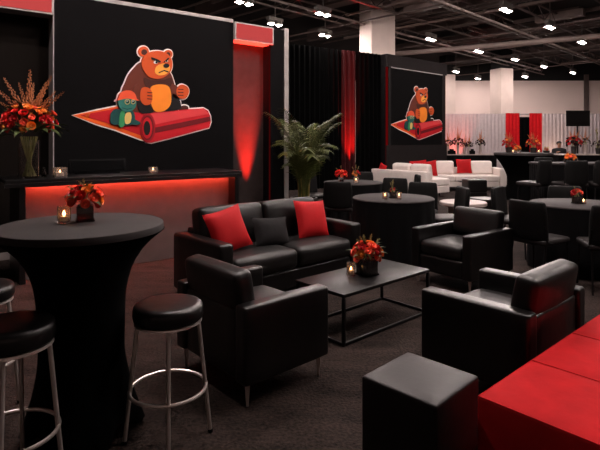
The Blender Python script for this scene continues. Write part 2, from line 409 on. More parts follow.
def emblem(name, label):
    """cut-out emblem: every colour its own thin layer; points are wall coordinates"""
    bm = BM(); names = []
    def P(pts): return [wall_sz(x, y) for x, y in pts]
    cx, cz = wall_sz(141, 95)
    def smooth(p, n=4):
        out = []; N = len(p)
        for i in range(N):
            a, b_, c, d = p[i - 1], p[i], p[(i + 1) % N], p[(i + 2) % N]
            for k in range(n):
                t = k / n
                out.append(tuple(0.5 * (2 * b_[j] + (c[j] - a[j]) * t + (2 * a[j] - 5 * b_[j] + 4 * c[j] - d[j]) * t * t + (3 * b_[j] - a[j] - 3 * c[j] + d[j]) * t ** 3) for j in (0, 1)))
        return out
    def grow(p, w):
        N = len(p); A = sum(p[i][0] * p[(i + 1) % N][1] - p[(i + 1) % N][0] * p[i][1] for i in range(N)); sg = 1 if A > 0 else -1
        out = []
        for i in range(N):
            tx = p[(i + 1) % N][0] - p[i - 1][0]; ty = p[(i + 1) % N][1] - p[i - 1][1]; l = math.hypot(tx, ty) or 1
            out.append((p[i][0] + sg * ty / l * w, p[i][1] - sg * tx / l * w))
        return out
    def layer(pts, m, lv):
        if m not in names: names.append(m)
        mi = names.index(m); y0, y1 = -0.004 * lv, -0.004 * (lv + 1)
        A = sum(pts[i][0] * pts[(i + 1) % len(pts)][1] - pts[(i + 1) % len(pts)][0] * pts[i][1] for i in range(len(pts)))
        if A < 0: pts = pts[::-1]
        a = [bm.verts.new((s - cx, -0.001 + y0 * 0 - 0.0, z - cz)) for s, z in pts]
        c = [bm.verts.new((s - cx, -0.003 + y1, z - cz)) for s, z in pts]
        f = bm.faces.new(c); f.material_index = mi; N = len(a)
        for i in range(N):
            j = (i + 1) % N; g = bm.faces.new((a[i], a[j], c[j], c[i])); g.material_index = mi
    def shape(pts, m, lv, sm=True, outline=0.0):
        q = P(pts); q = smooth(q) if sm else q
        if outline: layer(grow(q, outline), 'e_white', 0)
        if m: layer(q, m, lv)
    def ell(x, y, rx, ry, m, lv, outline=0.0, rot=0.0, n=24):
        c, s = math.cos(R(rot)), math.sin(R(rot))
        pts = [(x + rx * math.cos(t) * c - ry * math.sin(t) * s, y + rx * math.cos(t) * s + ry * math.sin(t) * c) for t in [2 * math.pi * k / n for k in range(n)]]
        shape(pts, m, lv, False, outline)
    OL = 0.017
    # flat part of the carpet
    shape([(72.5, 115.3), (96, 110.5), (121, 105.5), (150, 105), (150, 142.5), (141, 139.5), (129, 135), (116, 130), (96, 124)], 'e_orange', 1, False, OL)
    shape([(80, 115.2), (100, 111.6), (121, 107.5), (146, 107), (146, 137.5), (131, 132), (117, 126.5), (98, 120.5)], 'e_red', 2, False)
    shape([(84, 115.2), (90, 113.2), (88, 118)], 'e_gold', 2, False)
    # roll
    shape([(144, 113.3), (160, 112), (188, 109.3), (203, 108.2), (207.5, 110.8), (209.8, 116), (210.4, 122), (208.7, 127.6), (190, 132.6), (168, 138.5), (151, 142.7), (146, 142.6)], 'e_red', 3, False, OL)
    shape([(150, 113.6), (170, 111.8), (203, 108.8), (208.5, 114), (180, 119), (155, 124.5)], 'e_rose', 4, False)
    shape([(154.5, 127.5), (180, 122.5), (209.5, 116.5), (210, 121), (182, 127.5), (154.5, 133)], 'e_wine', 4, False)
    ell(147, 127.8, 7.6, 14.6, 'e_crimson', 5); ell(147, 127.8, 6.0, 12.4, 'e_wine', 6); ell(146.3, 128, 5.0, 10.6, 'e_red', 7); ell(146, 128.2, 3.3, 7.2, 'e_black', 8)
    # bear: body, legs, arms
    shape([(141, 62), (133.5, 68), (128, 75), (124.5, 83), (121.5, 90), (121, 99), (124, 108), (134, 112), (146, 113), (160, 112), (177, 110.5), (180, 104), (178, 96), (175, 88), (173, 81), (169, 72), (156, 62)], 'e_brown', 3, True, OL)
    shape([(136, 96), (139, 112), (152, 112.6), (150, 106), (141, 98)], 'e_black', 5)
    shape([(168, 104), (172, 94), (178, 98), (180, 108), (170, 111), (163, 111)], 'e_black', 5)
    shape([(143, 78), (150, 80), (160, 80.5), (170, 78), (172, 84), (166, 88), (154, 87), (146, 88)], 'e_dark', 4)
    shape([(151, 86.5), (160, 84.5), (168, 87), (170.5, 97), (169, 106), (162, 111.5), (154, 111), (150, 102), (149.5, 93)], 'e_gold', 6)
    shape([(134, 86), (140, 84), (147, 90), (144, 99), (137, 101), (132, 95)], 'e_brown', 6)
    shape([(140.5, 89), (146, 87.5), (150.5, 91), (151.5, 98), (149.5, 104), (143.5, 105), (139.5, 99)], 'e_rust', 7)
    for y in (92, 95.2, 98.4): shape([(146, y), (151.3, y + 0.6), (151.3, y + 1.4), (146.5, y + 1.1)], 'e_dark', 8, False)
    shape([(171, 84), (177, 87), (180, 93), (176, 99), (171, 94)], 'e_brown', 5, True)
    shape([(176.5, 88), (181, 84.6), (187, 87.4), (188, 93), (184.5, 98.6), (178.5, 98), (175.6, 93)], 'e_rust', 6, True, OL)
    for y in (89, 92, 95): shape([(177, y), (182.5, y + 0.3), (182.5, y + 1.1), (177, y + 0.9)], 'e_dark', 7, False)
    shape([(178, 108), (183, 105.4), (187.6, 106.6), (187, 110), (180, 111.5)], 'e_dark', 2, True, OL)
    # bear: ears and head
    ell(143, 51.8, 5.4, 5.2, 'e_rust', 4, OL); ell(143.6, 52.4, 3.0, 2.9, 'e_dark', 5)
    ell(167.6, 54.4, 4.2, 4.4, 'e_rust', 4, OL); ell(167.4, 54.8, 2.3, 2.4, 'e_dark', 5)
    shape([(142, 58), (148, 52.6), (157, 51.2), (164.5, 53), (169.8, 58), (171.5, 65), (169.5, 72), (164, 77), (157, 79), (148, 77), (142.5, 70), (140.8, 64)], 'e_rust', 7, True, OL)
    shape([(154.6, 68), (158, 65), (164, 63.8), (168.5, 66.4), (168.6, 71), (164.5, 74.6), (158, 75.6), (154, 72.8)], 'e_muzzle', 8)
    ell(165.2, 66, 3.0, 2.2, 'e_black', 9)
    shape([(157.5, 72.5), (163, 70.2), (167.5, 71.8), (167, 72.8), (163, 71.4), (158, 73.6)], 'e_black', 9, False)
    ell(154.8, 62.6, 2.2, 1.5, 'e_white', 8); ell(155.4, 62.7, 1.0, 1.1, 'e_black', 9)
    ell(165.4, 61.4, 1.6, 1.2, 'e_white', 8); ell(165.5, 61.5, 0.8, 0.9, 'e_black', 9)
    shape([(150.3, 57.4), (155.8, 59.4), (159.8, 61.6), (159.2, 63), (154.8, 61.4), (150.4, 59.6)], 'e_black', 10, False)
    shape([(162.6, 62.2), (166.8, 58.2), (168.2, 58.4), (166.4, 60.6), (163, 63)], 'e_black', 10, False)
    # small turtle with a cap
    shape([(111, 112), (115.5, 109), (120, 112), (121, 121), (116, 125), (110, 123), (109.6, 117)], 'e_deep', 8, True)
    shape([(117, 110), (124, 108.5), (131, 110), (134, 116), (133, 123), (128, 125.4), (121, 124.6), (117.5, 118)], 'e_deep', 8)
    shape([(125, 113.5), (129, 112.4), (130.4, 117), (128.8, 123), (124.8, 124), (123.6, 118.6)], 'e_cream', 10)
    shape([(119.8, 112), (123.4, 111.6), (124, 119), (122.6, 126.6), (118.6, 126.8), (118, 121)], 'e_green', 9)
    shape([(131, 118), (135, 120), (139.6, 123), (137, 125), (131.5, 124)], 'e_deep', 9)
    shape([(118, 99), (126, 97.4), (133.6, 99), (135, 104.4), (132.4, 109.6), (125, 112), (119.6, 109), (117.2, 104)], 'e_teal', 11, True, OL)
    shape([(116.8, 99.6), (118.6, 94), (123.6, 91), (129.5, 91), (133.6, 94), (135.4, 98.6), (137, 100.8), (126, 98.8), (115.4, 101)], 'e_cap', 12, True, OL)
    for gx, gr in ((126, 2.5), (131.8, 2.2)):
        ell(gx, 102, gr, gr + 0.2, 'e_cream', 12); ell(gx, 102, gr - 0.5, gr - 0.4, 'e_teal', 13); ell(gx + 0.5, 102.4, 0.8, 1.0, 'e_black', 14); ell(gx - 0.4, 101.4, 0.5, 0.5, 'e_white', 15)
    shape([(121, 107.6), (126, 109), (131, 107.8), (131, 108.6), (126, 109.9), (121, 108.5)], 'e_deep', 12, False)
    me = mesh(name, bm, names, False)
    o = link(name, me); return tag(o, label, 'wall emblem', 'cartoon emblems on the display walls')
em = emblem('wall_emblem', 'cartoon bear and turtle on a red carpet, on the large left wall')
cx, cz = wall_sz(141, 95)
p = W0 + UW * cx - NW * 0.001
em.location = (p.x, p.y, cz); em.rotation_euler = (0, 0, R(37))

# uplight on the niche floor and its red beam
def spot(name, loc, target, power, rgb, size, blend=0.6, rad=0.04):
    l = bpy.data.lights.new(name, 'SPOT'); l.energy = power; l.color = lin(rgb); l.spot_size = R(size); l.spot_blend = blend; l.shadow_soft_size = rad
    o = bpy.data.objects.new(name, l); COL.objects.link(o); o.location = loc
    o.rotation_euler = (Vector(target) - Vector(loc)).to_track_quat('-Z', 'Y').to_euler(); return o
def uplight_can(loc, label):
    t = thing('uplight', label, 'uplight', loc, 37)
    b = BM(); lathe(b, [(0.05, 0.0), (0.06, 0.01), (0.06, 0.14), (0.05, 0.15), (0.045, 0.12)], 20, cap=True); obj('can', b, 'plastic', t)
    return t
sm = (sB + sC) / 2 + 0.02
q = W0 + UW * sm + NW * 0.045
uplight_can((q.x, q.y), 'small black uplight at the foot of the red lit niche')
spot('niche_beam', (q.x, q.y, 0.17), tuple(W0 + UW * sm + NW * 0.17 + Vector((0, 0, 2.2))), 9000, (255, 44, 32), 23, 0.9, 0.02)

# ------------------------------------------------------------------ reception counter
cA, cB = 5.785, None
ca = wall_s(19.5, 5.785); cb = wall_s(242, 5.785)
Cc = NW * 5.785
ctr = thing('reception_counter', 'long black reception counter with red light under its top', 'counter', (Cc.x, Cc.y), 37)
def cbx(name, s0, s1, z0, z1, y0, y1, m, parent=None, bev=0.004):
    b = BM(); box(b, (s0 + s1) / 2, (y0 + y1) / 2, (z0 + z1) / 2, s1 - s0, y1 - y0, z1 - z0, bev); return obj(name, b, m, parent or ctr, False)
cbx('counter_top', ca - 0.13, cb, 1.035, 1.07, 0, 0.72, 'counter'); cbx('fascia', ca - 0.13, cb, 0.99, 1.0345, 0, 0.02, 'counter', None, 0.002)
cbx('front_panel', ca + 0.06, cb - 0.06, 0.0, 1.034, 0.20, 0.24, 'counter_front')
cbx('side_panel', ca, ca + 0.06, 0, 1.034, 0.026, 0.70, 'counter'); cbx('side_panel', cb - 0.09, cb - 0.03, 0, 1.034, 0.026, 0.70, 'counter')
cbx('light_strip', ca + 0.1, cb - 0.12, 1.026, 1.034, 0.12, 0.14, 'led_red')

# monitor on the desk shelf behind the counter top
def ctr_pt(px, y_off): 
    c = 5.785 + y_off; s = wall_s(px, c); p = NW * c + UW * s; return p
p = ctr_pt(98, 0.55)
mon = thing('computer_monitor', 'low wide black monitor standing on the reception counter', 'monitor', (p.x, p.y, 1.07), 37)
b = BM(); box(b, 0, 0, 0.093, 0.66, 0.05, 0.16, 0.01, Matrix.Rotation(R(-10), 3, 'X')); obj('casing', b, 'plastic', mon)
b = BM(); box(b, 0, -0.027, 0.098, 0.6, 0.003, 0.115, 0, Matrix.Rotation(R(-10), 3, 'X')); obj('screen', b, 'screen', mon, False)
b = BM(); box(b, 0, 0.03, 0.006, 0.5, 0.14, 0.012, 0.003); obj('base', b, 'plastic', mon)

# ------------------------------------------------------------------ flowers and candles
def rose_mesh(name, m, seed):
    r_ = random.Random(seed); b = BM()
    ball(b, (0, 0, 0.1), 0.42, 8, 6, (1, 1, 1.0))
    for w, (n, rad, h, tilt) in enumerate(((4, 0.40, 0.66, 8), (6, 0.62, 0.60, 28), (8, 0.84, 0.46, 55))):
        for k in range(n):
            a0 = 2 * math.pi * (k + 0.5 * w) / n + r_.uniform(-.2, .2); wd = math.pi / n * 1.5
            G = []
            for i in range(4):
                t = i / 3; row = []
                for j in range(4):
                    a = a0 + (j / 3 - 0.5) * 2 * wd * (0.55 + 0.45 * math.sin(math.pi * min(1, t * 0.75 + 0.2)))
                    rr = 0.16 + (rad - 0.16) * math.sin(t * math.pi / 2) + (0.07 * t * t if w else -0.08 * t * t); z = -0.28 + (h + 0.28) * t ** (1.0 if w < 2 else 0.8) - 0.1 * abs(j / 3 - 0.5) * 2 * t
                    row.append(b.verts.new((rr * math.cos(a), rr * math.sin(a), z)))
                G.append(row)
            for i in range(3):
                for j in range(3): b.faces.new((G[i][j], G[i][j + 1], G[i + 1][j + 1], G[i + 1][j]))
    return mesh(name, b, m)
ROSE = {k: rose_mesh('bloom', k, i) for i, k in enumerate(('red_bloom', 'coral_bloom', 'orange_bloom', 'crimson_bloom', 'dark_bloom'))}
def leaf_mesh():
    b = BM(); L = []
    for i in range(6):
        t = i / 5; w = 0.16 * math.sin(math.pi * min(1, t ** 0.8)) + 0.004; z = 0.22 * math.sin(t * 2.4) - 0.12 * t * t
        L.append([b.verts.new((t, s * w, z + abs(s) * 0.04)) for s in (-1, 0, 1)])
    for i in range(5):
        for j in (0, 1): b.faces.new((L[i][j], L[i][j + 1], L[i + 1][j + 1], L[i + 1][j]))
    return mesh('leaf', b, 'leaf')
LEAF = leaf_mesh()
def spike_mesh():
    b = BM(); tube(b, [(0, 0, 0), (0.02, 0, 0.5), (0.06, 0, 1)], 0.012, 5, taper=0.4)
    r_ = random.Random(3)
    for k in range(34):
        t = 0.30 + 0.7 * k / 34; a = k * 2.4; rr = 0.05 * (1.15 - t) + 0.012
        ball(b, (0.06 * t * t + rr * math.cos(a), rr * math.sin(a), t), 0.028 * (1.25 - t), 5, 4, (1, 1, 1.6))
    return mesh('flower_spike', b, 'spike')
SPIKE = spike_mesh()
def sprig_mesh():
    b = BM(); tube(b, [(0, 0, 0), (0.0, 0, 0.6), (0.02, 0, 1)], 0.02, 5, taper=0.3)
    for k in range(9):
        t = 0.55 + 0.4 * k / 9; a = k * 2.4; L = 0.22 * (1.1 - 0.5 * k / 9); d = Vector((math.cos(a) * 0.45, math.sin(a) * 0.45, 0.9)); sd = Vector((-math.sin(a), math.cos(a), 0)) * 0.035
        p = Vector((0, 0, t)); b.faces.new([b.verts.new(v_) for v_ in (p, p + d * L * 0.5 + sd, p + d * L, p + d * L * 0.5 - sd)])
    return mesh('sprig', b, 'sprig')
M['sprig'] = mat('sprig_green', (128, 118, 66), 0.6, vary=0.25, scale=20)
SPRIG = sprig_mesh()
def bouquet(root, c, rad, n, kinds, zs=0.7, leaves=10, spikes=(), bs=0.4, leaf_len=1.0, seed=1, bloom_r=None, big=False):
    r_ = random.Random(seed)
    ga = math.pi * (3 - math.sqrt(5))
    for k in range(n):
        t = (k + 0.5) / n; z = 1 - t * 1.5; rr = math.sqrt(max(0.02, 1 - z * z)); a = k * ga + r_.uniform(-.2, .2)
        d = Vector((rr * math.cos(a), rr * math.sin(a), z)); q = Vector(c) + Vector((d.x, d.y, d.z * zs)) * rad * r_.uniform(0.85, 1.05)
        s = (bloom_r or rad * bs) * r_.uniform(0.8, 1.15)
        e = Vector((d.x, d.y, d.z + 0.35)).to_track_quat('Z', 'Y').to_euler()
        link('bloom', ROSE[kinds[r_.randrange(len(kinds))]], root, q, e, s)
    for k in range(leaves):
        if k % 2:
            zz = r_.uniform(0.0, 0.95); a = r_.uniform(0, 6.28); rr = math.sqrt(1 - zz * zz); d = Vector((rr * math.cos(a), rr * math.sin(a), zz * zs))
            link('leaf', LEAF, root, Vector(c) + d * rad * 0.55, (0, -math.asin(zz) * 0.9, a), rad * leaf_len * r_.uniform(0.6, 0.85)); continue
        a = 2 * math.pi * k / leaves + r_.uniform(-.3, .3); 
        link('leaf', LEAF, root, Vector(c) + Vector((math.cos(a), math.sin(a), -0.35)) * rad * 0.5, (0, r_.uniform(-0.35, 0.35), a), rad * leaf_len * r_.uniform(0.75, 1.1))
    for (a, tilt, L) in spikes:
        link('flower_spike', SPIKE if big else SPRIG, root, Vector(c), (0, R(tilt), R(a)), L)
def votive(loc, label, h=0.09, r=0.04, square=False, cat='candle', group='tealight candles in clear glass', candle=0.5, foot=False):
    t = thing('tealight_candle', label, cat, loc, 37, group)
    b = BM()
    if square:
        for s in (-1, 1):
            box(b, s * (r - 0.003), 0, h / 2, 0.006, 2 * r, h); box(b, 0, s * (r - 0.003), h / 2, 2 * r - 0.012, 0.006, h)
        box(b, 0, 0, 0.005, 2 * r - 0.012, 2 * r - 0.012, 0.01)
    else:
        lathe(b, [(0.001, 0), (r * 0.9, 0), (r, 0.006), (r, h), (r - 0.004, h), (r - 0.004, 0.012), (0.001, 0.012)], 24)
    obj('glass_holder', b, 'votive_glass', t, True)
    ch = h * candle
    b = BM(); lathe(b, [(0.001, 0.0125), (r * 0.62, 0.0125), (r * 0.62, ch - 0.004), (r * 0.55, ch), (0.001, ch - 0.002)], 18); obj('candle', b, 'wax', t)
    b = BM(); lathe(b, [(0.0015, ch), (0.007, ch + 0.008), (0.0075, ch + 0.012), (0.0045, ch + 0.021), (0.0008, ch + 0.029)], 10); obj('flame', b, 'flame', t)
    return t
def cube_vase(t, s=0.1, m='dark_glass'):
    b = BM(); box(b, 0, 0, s / 2, s, s, s, 0.006); obj('vase', b, m, t)
    b = BM(); box(b, 0, 0, 0.006, s * 1.12, s * 1.12, 0.012, 0.003); obj('vase_foot', b, 'glass', t)
    b = BM()
    for k in range(7):
        a = k * 2.4; tube(b, [(0.3 * s * math.cos(a), 0.3 * s * math.sin(a), s), (0.15 * s * math.cos(a + 1), 0.15 * s * math.sin(a + 1), s * 1.4)], 0.004, 5)
    obj('stems', b, 'stem', t)

# tall bouquet on the reception counter
x, y = at_z(29, 176, 1.07)
x, y = tuple((NW * 6.0 + UW * wall_s(29, 6.0)).xy)
tall = thing('flower_vase', 'tall red and orange bouquet in a clear cylinder vase on the counter', 'vase', (x, y, 1.07), 0)
b = BM(); lathe(b, [(0.001, 0), (0.098, 0), (0.104, 0.01), (0.104, 0.40), (0.098, 0.40), (0.098, 0.02), (0.001, 0.02)], 32); obj('vase', b, 'glass', tall)
b = BM()
for k in range(16):
    a = k * 2.4; r1 = 0.03 + 0.045 * ((k * 37) % 10) / 10
    tube(b, [(r1 * math.cos(a + 2.2), r1 * math.sin(a + 2.2), 0.03), (0.03 * math.cos(a), 0.03 * math.sin(a), 0.25), (0.08 * math.cos(a), 0.08 * math.sin(a), 0.44)], 0.006, 6)
obj('stems', b, 'stem', tall)
bouquet(tall, (0, 0, 0.60), 0.25, 60, ('red_bloom', 'red_bloom', 'coral_bloom', 'crimson_bloom', 'orange_bloom', 'red_bloom', 'coral_bloom'), 0.68, 40,
        [(0, -2, 0.55), (70, 24, 0.5), (190, 25, 0.52), (185, 40, 0.5), (5, 22, 0.54), (355, 48, 0.5), (172, 56, 0.44), (100, 15, 0.45), (200, 10, 0.42), (15, 35, 0.42)],
        leaf_len=1.1, seed=4, bloom_r=0.046, big=True)
for o in [c for c in tall.children if c.name.startswith('leaf')]:
    o.location.z -= rnd.uniform(0.03, 0.11)
# small clear glass and candles on the counter
p = ctr_pt(60, 0.2); votive((p.x, p.y, 1.07), 'lit square glass candle on the counter beside the tall bouquet', 0.105, 0.062, True)
p = ctr_pt(153, 0.24); votive((p.x, p.y, 1.07), 'lit low bowl candle on the right part of the counter', 0.075, 0.058)
p = ctr_pt(44, 0.25)
t = thing('small_vase', 'little clear glass between the tall bouquet and the square candle', 'glass', (p.x, p.y, 1.07))
b = BM(); lathe(b, [(0.001, 0), (0.026, 0), (0.034, 0.03), (0.02, 0.07), (0.024, 0.09), (0.02, 0.09), (0.016, 0.07), (0.03, 0.03), (0.001, 0.01)], 20); obj('glass_body', b, 'glass', t)
b = BM(); lathe(b, [(0.012, 0.09), (0.016, 0.1), (0.001, 0.115)], 12); obj('stopper', b, 'glass', t)

# ------------------------------------------------------------------ cocktail table in front and its stools
HX, HY = -1.053, 2.44
ht = thing('cocktail_table', 'tall round cocktail table in a flared black stretch cover', 'cocktail table', (HX, HY), 48)
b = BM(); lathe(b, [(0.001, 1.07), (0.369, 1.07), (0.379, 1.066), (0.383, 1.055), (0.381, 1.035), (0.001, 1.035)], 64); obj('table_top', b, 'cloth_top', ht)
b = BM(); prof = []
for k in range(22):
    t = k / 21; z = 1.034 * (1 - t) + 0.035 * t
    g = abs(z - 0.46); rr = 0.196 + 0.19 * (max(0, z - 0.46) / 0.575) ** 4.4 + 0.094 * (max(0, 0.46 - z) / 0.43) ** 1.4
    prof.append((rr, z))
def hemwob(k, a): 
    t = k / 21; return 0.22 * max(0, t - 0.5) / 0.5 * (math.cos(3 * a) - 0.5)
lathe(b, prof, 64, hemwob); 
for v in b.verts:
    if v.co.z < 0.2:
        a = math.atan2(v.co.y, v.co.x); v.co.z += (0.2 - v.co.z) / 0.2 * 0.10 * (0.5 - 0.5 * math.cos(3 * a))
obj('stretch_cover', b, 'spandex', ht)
for k in range(3):
    a = k * math.pi * 2 / 3; b = BM(); box(b, 0.285 * math.cos(a), 0.285 * math.sin(a), 0.0175, 0.06, 0.06, 0.035, 0.008, Matrix.Rotation(a, 3, 'Z')); obj('foot', b, 'plastic', ht)

def make_stool():
    t = thing('bar_stool', 'round black bar stool standing alone right of the tall table', 'bar stool', (0, 0), 0, 'chrome bar stools at the tall table')
    b = BM(); lathe(b, [(0.001, 0.672), (0.13, 0.671), (0.156, 0.667), (0.166, 0.658), (0.170, 0.642), (0.170, 0.608), (0.166, 0.597), (0.15, 0.590), (0.001, 0.590)], 48); obj('seat', b, 'leather', t)
    b = BM(); lathe(b, [(0.15, 0.59), (0.162, 0.588), (0.164, 0.578), (0.155, 0.574), (0.15, 0.578)], 48); obj('seat_ring', b, 'chrome', t)
    for k in range(4):
        a = k * math.pi / 2; c, s = math.cos(a), math.sin(a)
        b = BM(); tube(b, [(0.145 * c, 0.145 * s, 0.58), (0.178 * c, 0.178 * s, 0.27), (0.205 * c, 0.205 * s, 0.012)], 0.0105, 10); lg = obj('leg', b, 'chrome', t)
        b = BM(); tube(b, [(0.2045 * c, 0.2045 * s, 0.016), (0.206 * c, 0.206 * s, 0.0)], 0.0125, 10); obj('foot_cap', b, 'plastic', lg)
    b = BM(); tube(b, ring_pts(0.184, 0.25, 40), 0.0085, 8, True); obj('footrest_ring', b, 'chrome', t)
    return t
st = make_stool(); st.location = (-0.652, 2.5, 0); st.rotation_euler = (0, 0, R(14.7))
dup(st, (-1.186, 2.08), 17, 'round black bar stool in front of the tall table, cut by the left edge', scale=(0.96, 0.96, 1.084))
dup(st, (-1.775, 2.80), 10, 'bar stool behind the tall table, only its seat edge and ring showing at left')

hx, hy = at_z(85, 221, 1.07)
t = thing('flower_arrangement', 'coral roses in a dark cube vase on the tall front table', 'flower arrangement', (hx, hy, 1.07), 25)
cube_vase(t, 0.078)
bouquet(t, (0, 0, 0.112), 0.072, 17, ('coral_bloom', 'red_bloom', 'coral_bloom', 'orange_bloom', 'crimson_bloom'), 0.75, 14, [(0, -5, 0.1), (60, 40, 0.1), (190, 50, 0.105), (300, 45, 0.1), (120, 30, 0.1)], leaf_len=1.25, seed=11, bloom_r=0.031)
hx, hy = at_z(64, 223, 1.07)
votive((hx, hy, 1.07), 'lit candle in a glass on the tall front table beside coral roses', 0.082, 0.031, candle=0.42)

# ------------------------------------------------------------------ sofa
def legs(t, xs, ys, h, m='chrome', r=0.014):
    for x in xs:
        for y in ys:
            b = BM(); lathe(b, [(r * 0.6, 0), (r * 1.3, h)], 4, cx=x, cy=y, cap=True); obj('leg', b, m, t, False)
sofa = thing('sofa', 'black leather two seat sofa with scatter cushions along the counter', 'sofa', (-0.27, 4.94), 42)
SW, SD, LH = 1.72, 0.80, 0.11
b = BM(); rbox(b, (0, 0.0, 0.2), (SW - 0.28, SD - 0.06, 0.18), 0.02); obj('base', b, 'leather', sofa)
for s in (-1, 1):
    b = BM(); rbox(b, (s * (SW / 2 - 0.07), 0, (LH + 0.62) / 2), (0.14, SD, 0.62 - LH), 0.03, (0, 0, 0.004)); obj('arm', b, 'leather', sofa)
b = BM(); rbox(b, (0, SD / 2 - 0.07, (LH + 0.66) / 2), (SW - 0.282, 0.14, 0.66 - LH), 0.03); obj('back_frame', b, 'leather', sofa)
w = (SW - 0.28) / 2
for s in (-1, 1):
    b = BM(); rbox(b, (s * w / 2, -0.08, 0.385), (w - 0.008, 0.64, 0.17), 0.05, (0, 0.01, 0.022)); obj('seat_cushion', b, 'leather_soft', sofa)
    b = BM(); rbox(b, (s * w / 2, 0.215, 0.645), (w - 0.008, 0.19, 0.40), 0.045, (0, 0.04, 0.01), Matrix.Rotation(R(-9), 3, 'X')); obj('back_cushion', b, 'leather_soft', sofa)
legs(sofa, (-SW / 2 + 0.07, SW / 2 - 0.07), (-SD / 2 + 0.06, SD / 2 - 0.06), LH)
def loc_of(t, x, y, z=0):
    a = t.rotation_euler.z; return (t.location.x + x * math.cos(a) - y * math.sin(a), t.location.y + x * math.sin(a) + y * math.cos(a), t.location.z + z)
def pillow_mesh(name, w, h, T, m):
    b = BM(); n = 14; V = {}
    for sd in (-1, 1):
        for i in range(n + 1):
            for j in range(n + 1):
                u, v = i / n * 2 - 1, j / n * 2 - 1
                edge = i in (0, n) or j in (0, n)
                if sd == 1 and edge: V[sd, i, j] = V[-1, i, j]; continue
                th = T / 2 * ((1 - abs(u) ** 2.6) * (1 - abs(v) ** 2.6)) ** 0.55
                x = u * w / 2 * (1 - 0.07 * (1 - v * v)); y = v * h / 2 * (1 - 0.07 * (1 - u * u))
                V[sd, i, j] = b.verts.new((x, sd * th, y))
        for i in range(n):
            for j in range(n): b.faces.new((V[sd, i, j], V[sd, i + 1, j], V[sd, i + 1, j + 1], V[sd, i, j + 1]))
    return mesh(name, b, m)
PR = pillow_mesh('throw_pillow', 0.40, 0.40, 0.15, 'red_cushion'); PB = pillow_mesh('throw_pillow', 0.42, 0.29, 0.13, 'black_cushion')
def pillow(me, loc, rz, tilt, label, roll=0, group=None, sc=1):
    o = link('throw_pillow', me, None, loc, None, sc); o.rotation_euler = (Matrix.Rotation(R(rz), 3, 'Z') @ Matrix.Rotation(R(tilt), 3, 'X') @ Matrix.Rotation(R(roll), 3, 'Y')).to_euler()
    return tag(o, label, 'pillow', group)
pillow(PR, loc_of(sofa, -0.55, -0.05, 0.665), 42 - 2, -20, 'red throw pillow at the left end of the black leather sofa', -11)
pillow(PB, loc_of(sofa, -0.07, -0.07, 0.595), 42, -24, 'black throw pillow in the middle of the black sofa', 5)
pillow(PR, loc_of(sofa, 0.48, -0.05, 0.655), 42 - 4, -20, 'red throw pillow on the right half of the black leather sofa', 4)

# ------------------------------------------------------------------ armchairs
def make_chair(w, dp):
    t = thing('armchair', 'black leather armchair left of the coffee table, its back to us', 'armchair', (0, 0), 0, 'black leather armchairs around the coffee table')
    AH, LH = 0.56, 0.13; aw = 0.105
    b = BM(); rbox(b, (0, -0.01, 0.215), (w - 2 * aw, dp - 0.05, 0.17), 0.02); obj('base', b, 'leather', t)
    for s in (-1, 1):
        b = BM(); rbox(b, (s * (w / 2 - aw / 2), 0, (AH + LH) / 2), (aw, dp, AH - LH), 0.02, (0, 0, 0.004)); obj('arm', b, 'leather', t)
    b = BM(); rbox(b, (0, dp / 2 - 0.065, (0.53 + LH) / 2), (w - 2 * aw - 0.002, 0.10, 0.53 - LH), 0.02); obj('back_frame', b, 'leather', t)
    b = BM(); rbox(b, (0, -0.075, 0.37), (w - 2 * aw - 0.006, dp - 0.17, 0.14), 0.045, (0, 0.008, 0.018)); obj('seat_cushion', b, 'leather_soft', t)
    b = BM(); rbox(b, (0, dp / 2 - 0.08, 0.592), (w - 2 * aw + 0.03, 0.12, 0.28), 0.035, (0, 0.012, 0.006), Matrix.Rotation(R(-10), 3, 'X')); obj('back_cushion', b, 'leather_soft', t)
    legs(t, (-w / 2 + 0.05, w / 2 - 0.05), (-dp / 2 + 0.05, dp / 2 - 0.05), LH, r=0.015)
    return t
ac = make_chair(0.77, 0.645)
ac.location = (-0.313, 3.23, 0); ac.rotation_euler = (0, 0, R(132))
dup(ac, (1.262, 3.13), 222, 'black leather armchair nearest the red ottomans, seen from behind', scale=(1.05, 1.03, 1.0))
dup(ac, (1.69, 5.27), -52, 'black leather armchair beyond the coffee table, facing left', scale=(0.92, 1.2, 1.0))

# ------------------------------------------------------------------ coffee table
ct = thing('coffee_table', 'low black rectangular coffee table with open metal frame', 'coffee table', (0.535, 4.14), 42)
L, Wd, ch = 1.07, 0.52, 0.373
b = BM(); box(b, 0, 0, ch - 0.0125, L, Wd, 0.025, 0.003); obj('table_top', b, 'table_black', ct)
for sx in (-1, 1):
    for sy in (-1, 1):
        b = BM(); box(b, sx * (L / 2 - 0.0125), sy * (Wd / 2 - 0.0125), (ch - 0.026) / 2, 0.022, 0.022, ch - 0.026, 0.002); obj('leg', b, 'dark_metal', ct)
for sy in (-1, 1):
    b = BM(); box(b, 0, sy * (Wd / 2 - 0.0125), 0.012, L - 0.047, 0.02, 0.02, 0.002); obj('rail', b, 'dark_metal', ct)
for sx in (-1, 1):
    b = BM(); box(b, sx * (L / 2 - 0.0125), 0, 0.012, 0.02, Wd - 0.047, 0.02, 0.002); obj('rail', b, 'dark_metal', ct)
x, y = at_z(367, 274.5, ch)
t = thing('flower_arrangement', 'orange and red roses in a dark cube vase on the coffee table', 'flower arrangement', (x, y, ch), 35)
cube_vase(t, 0.128)
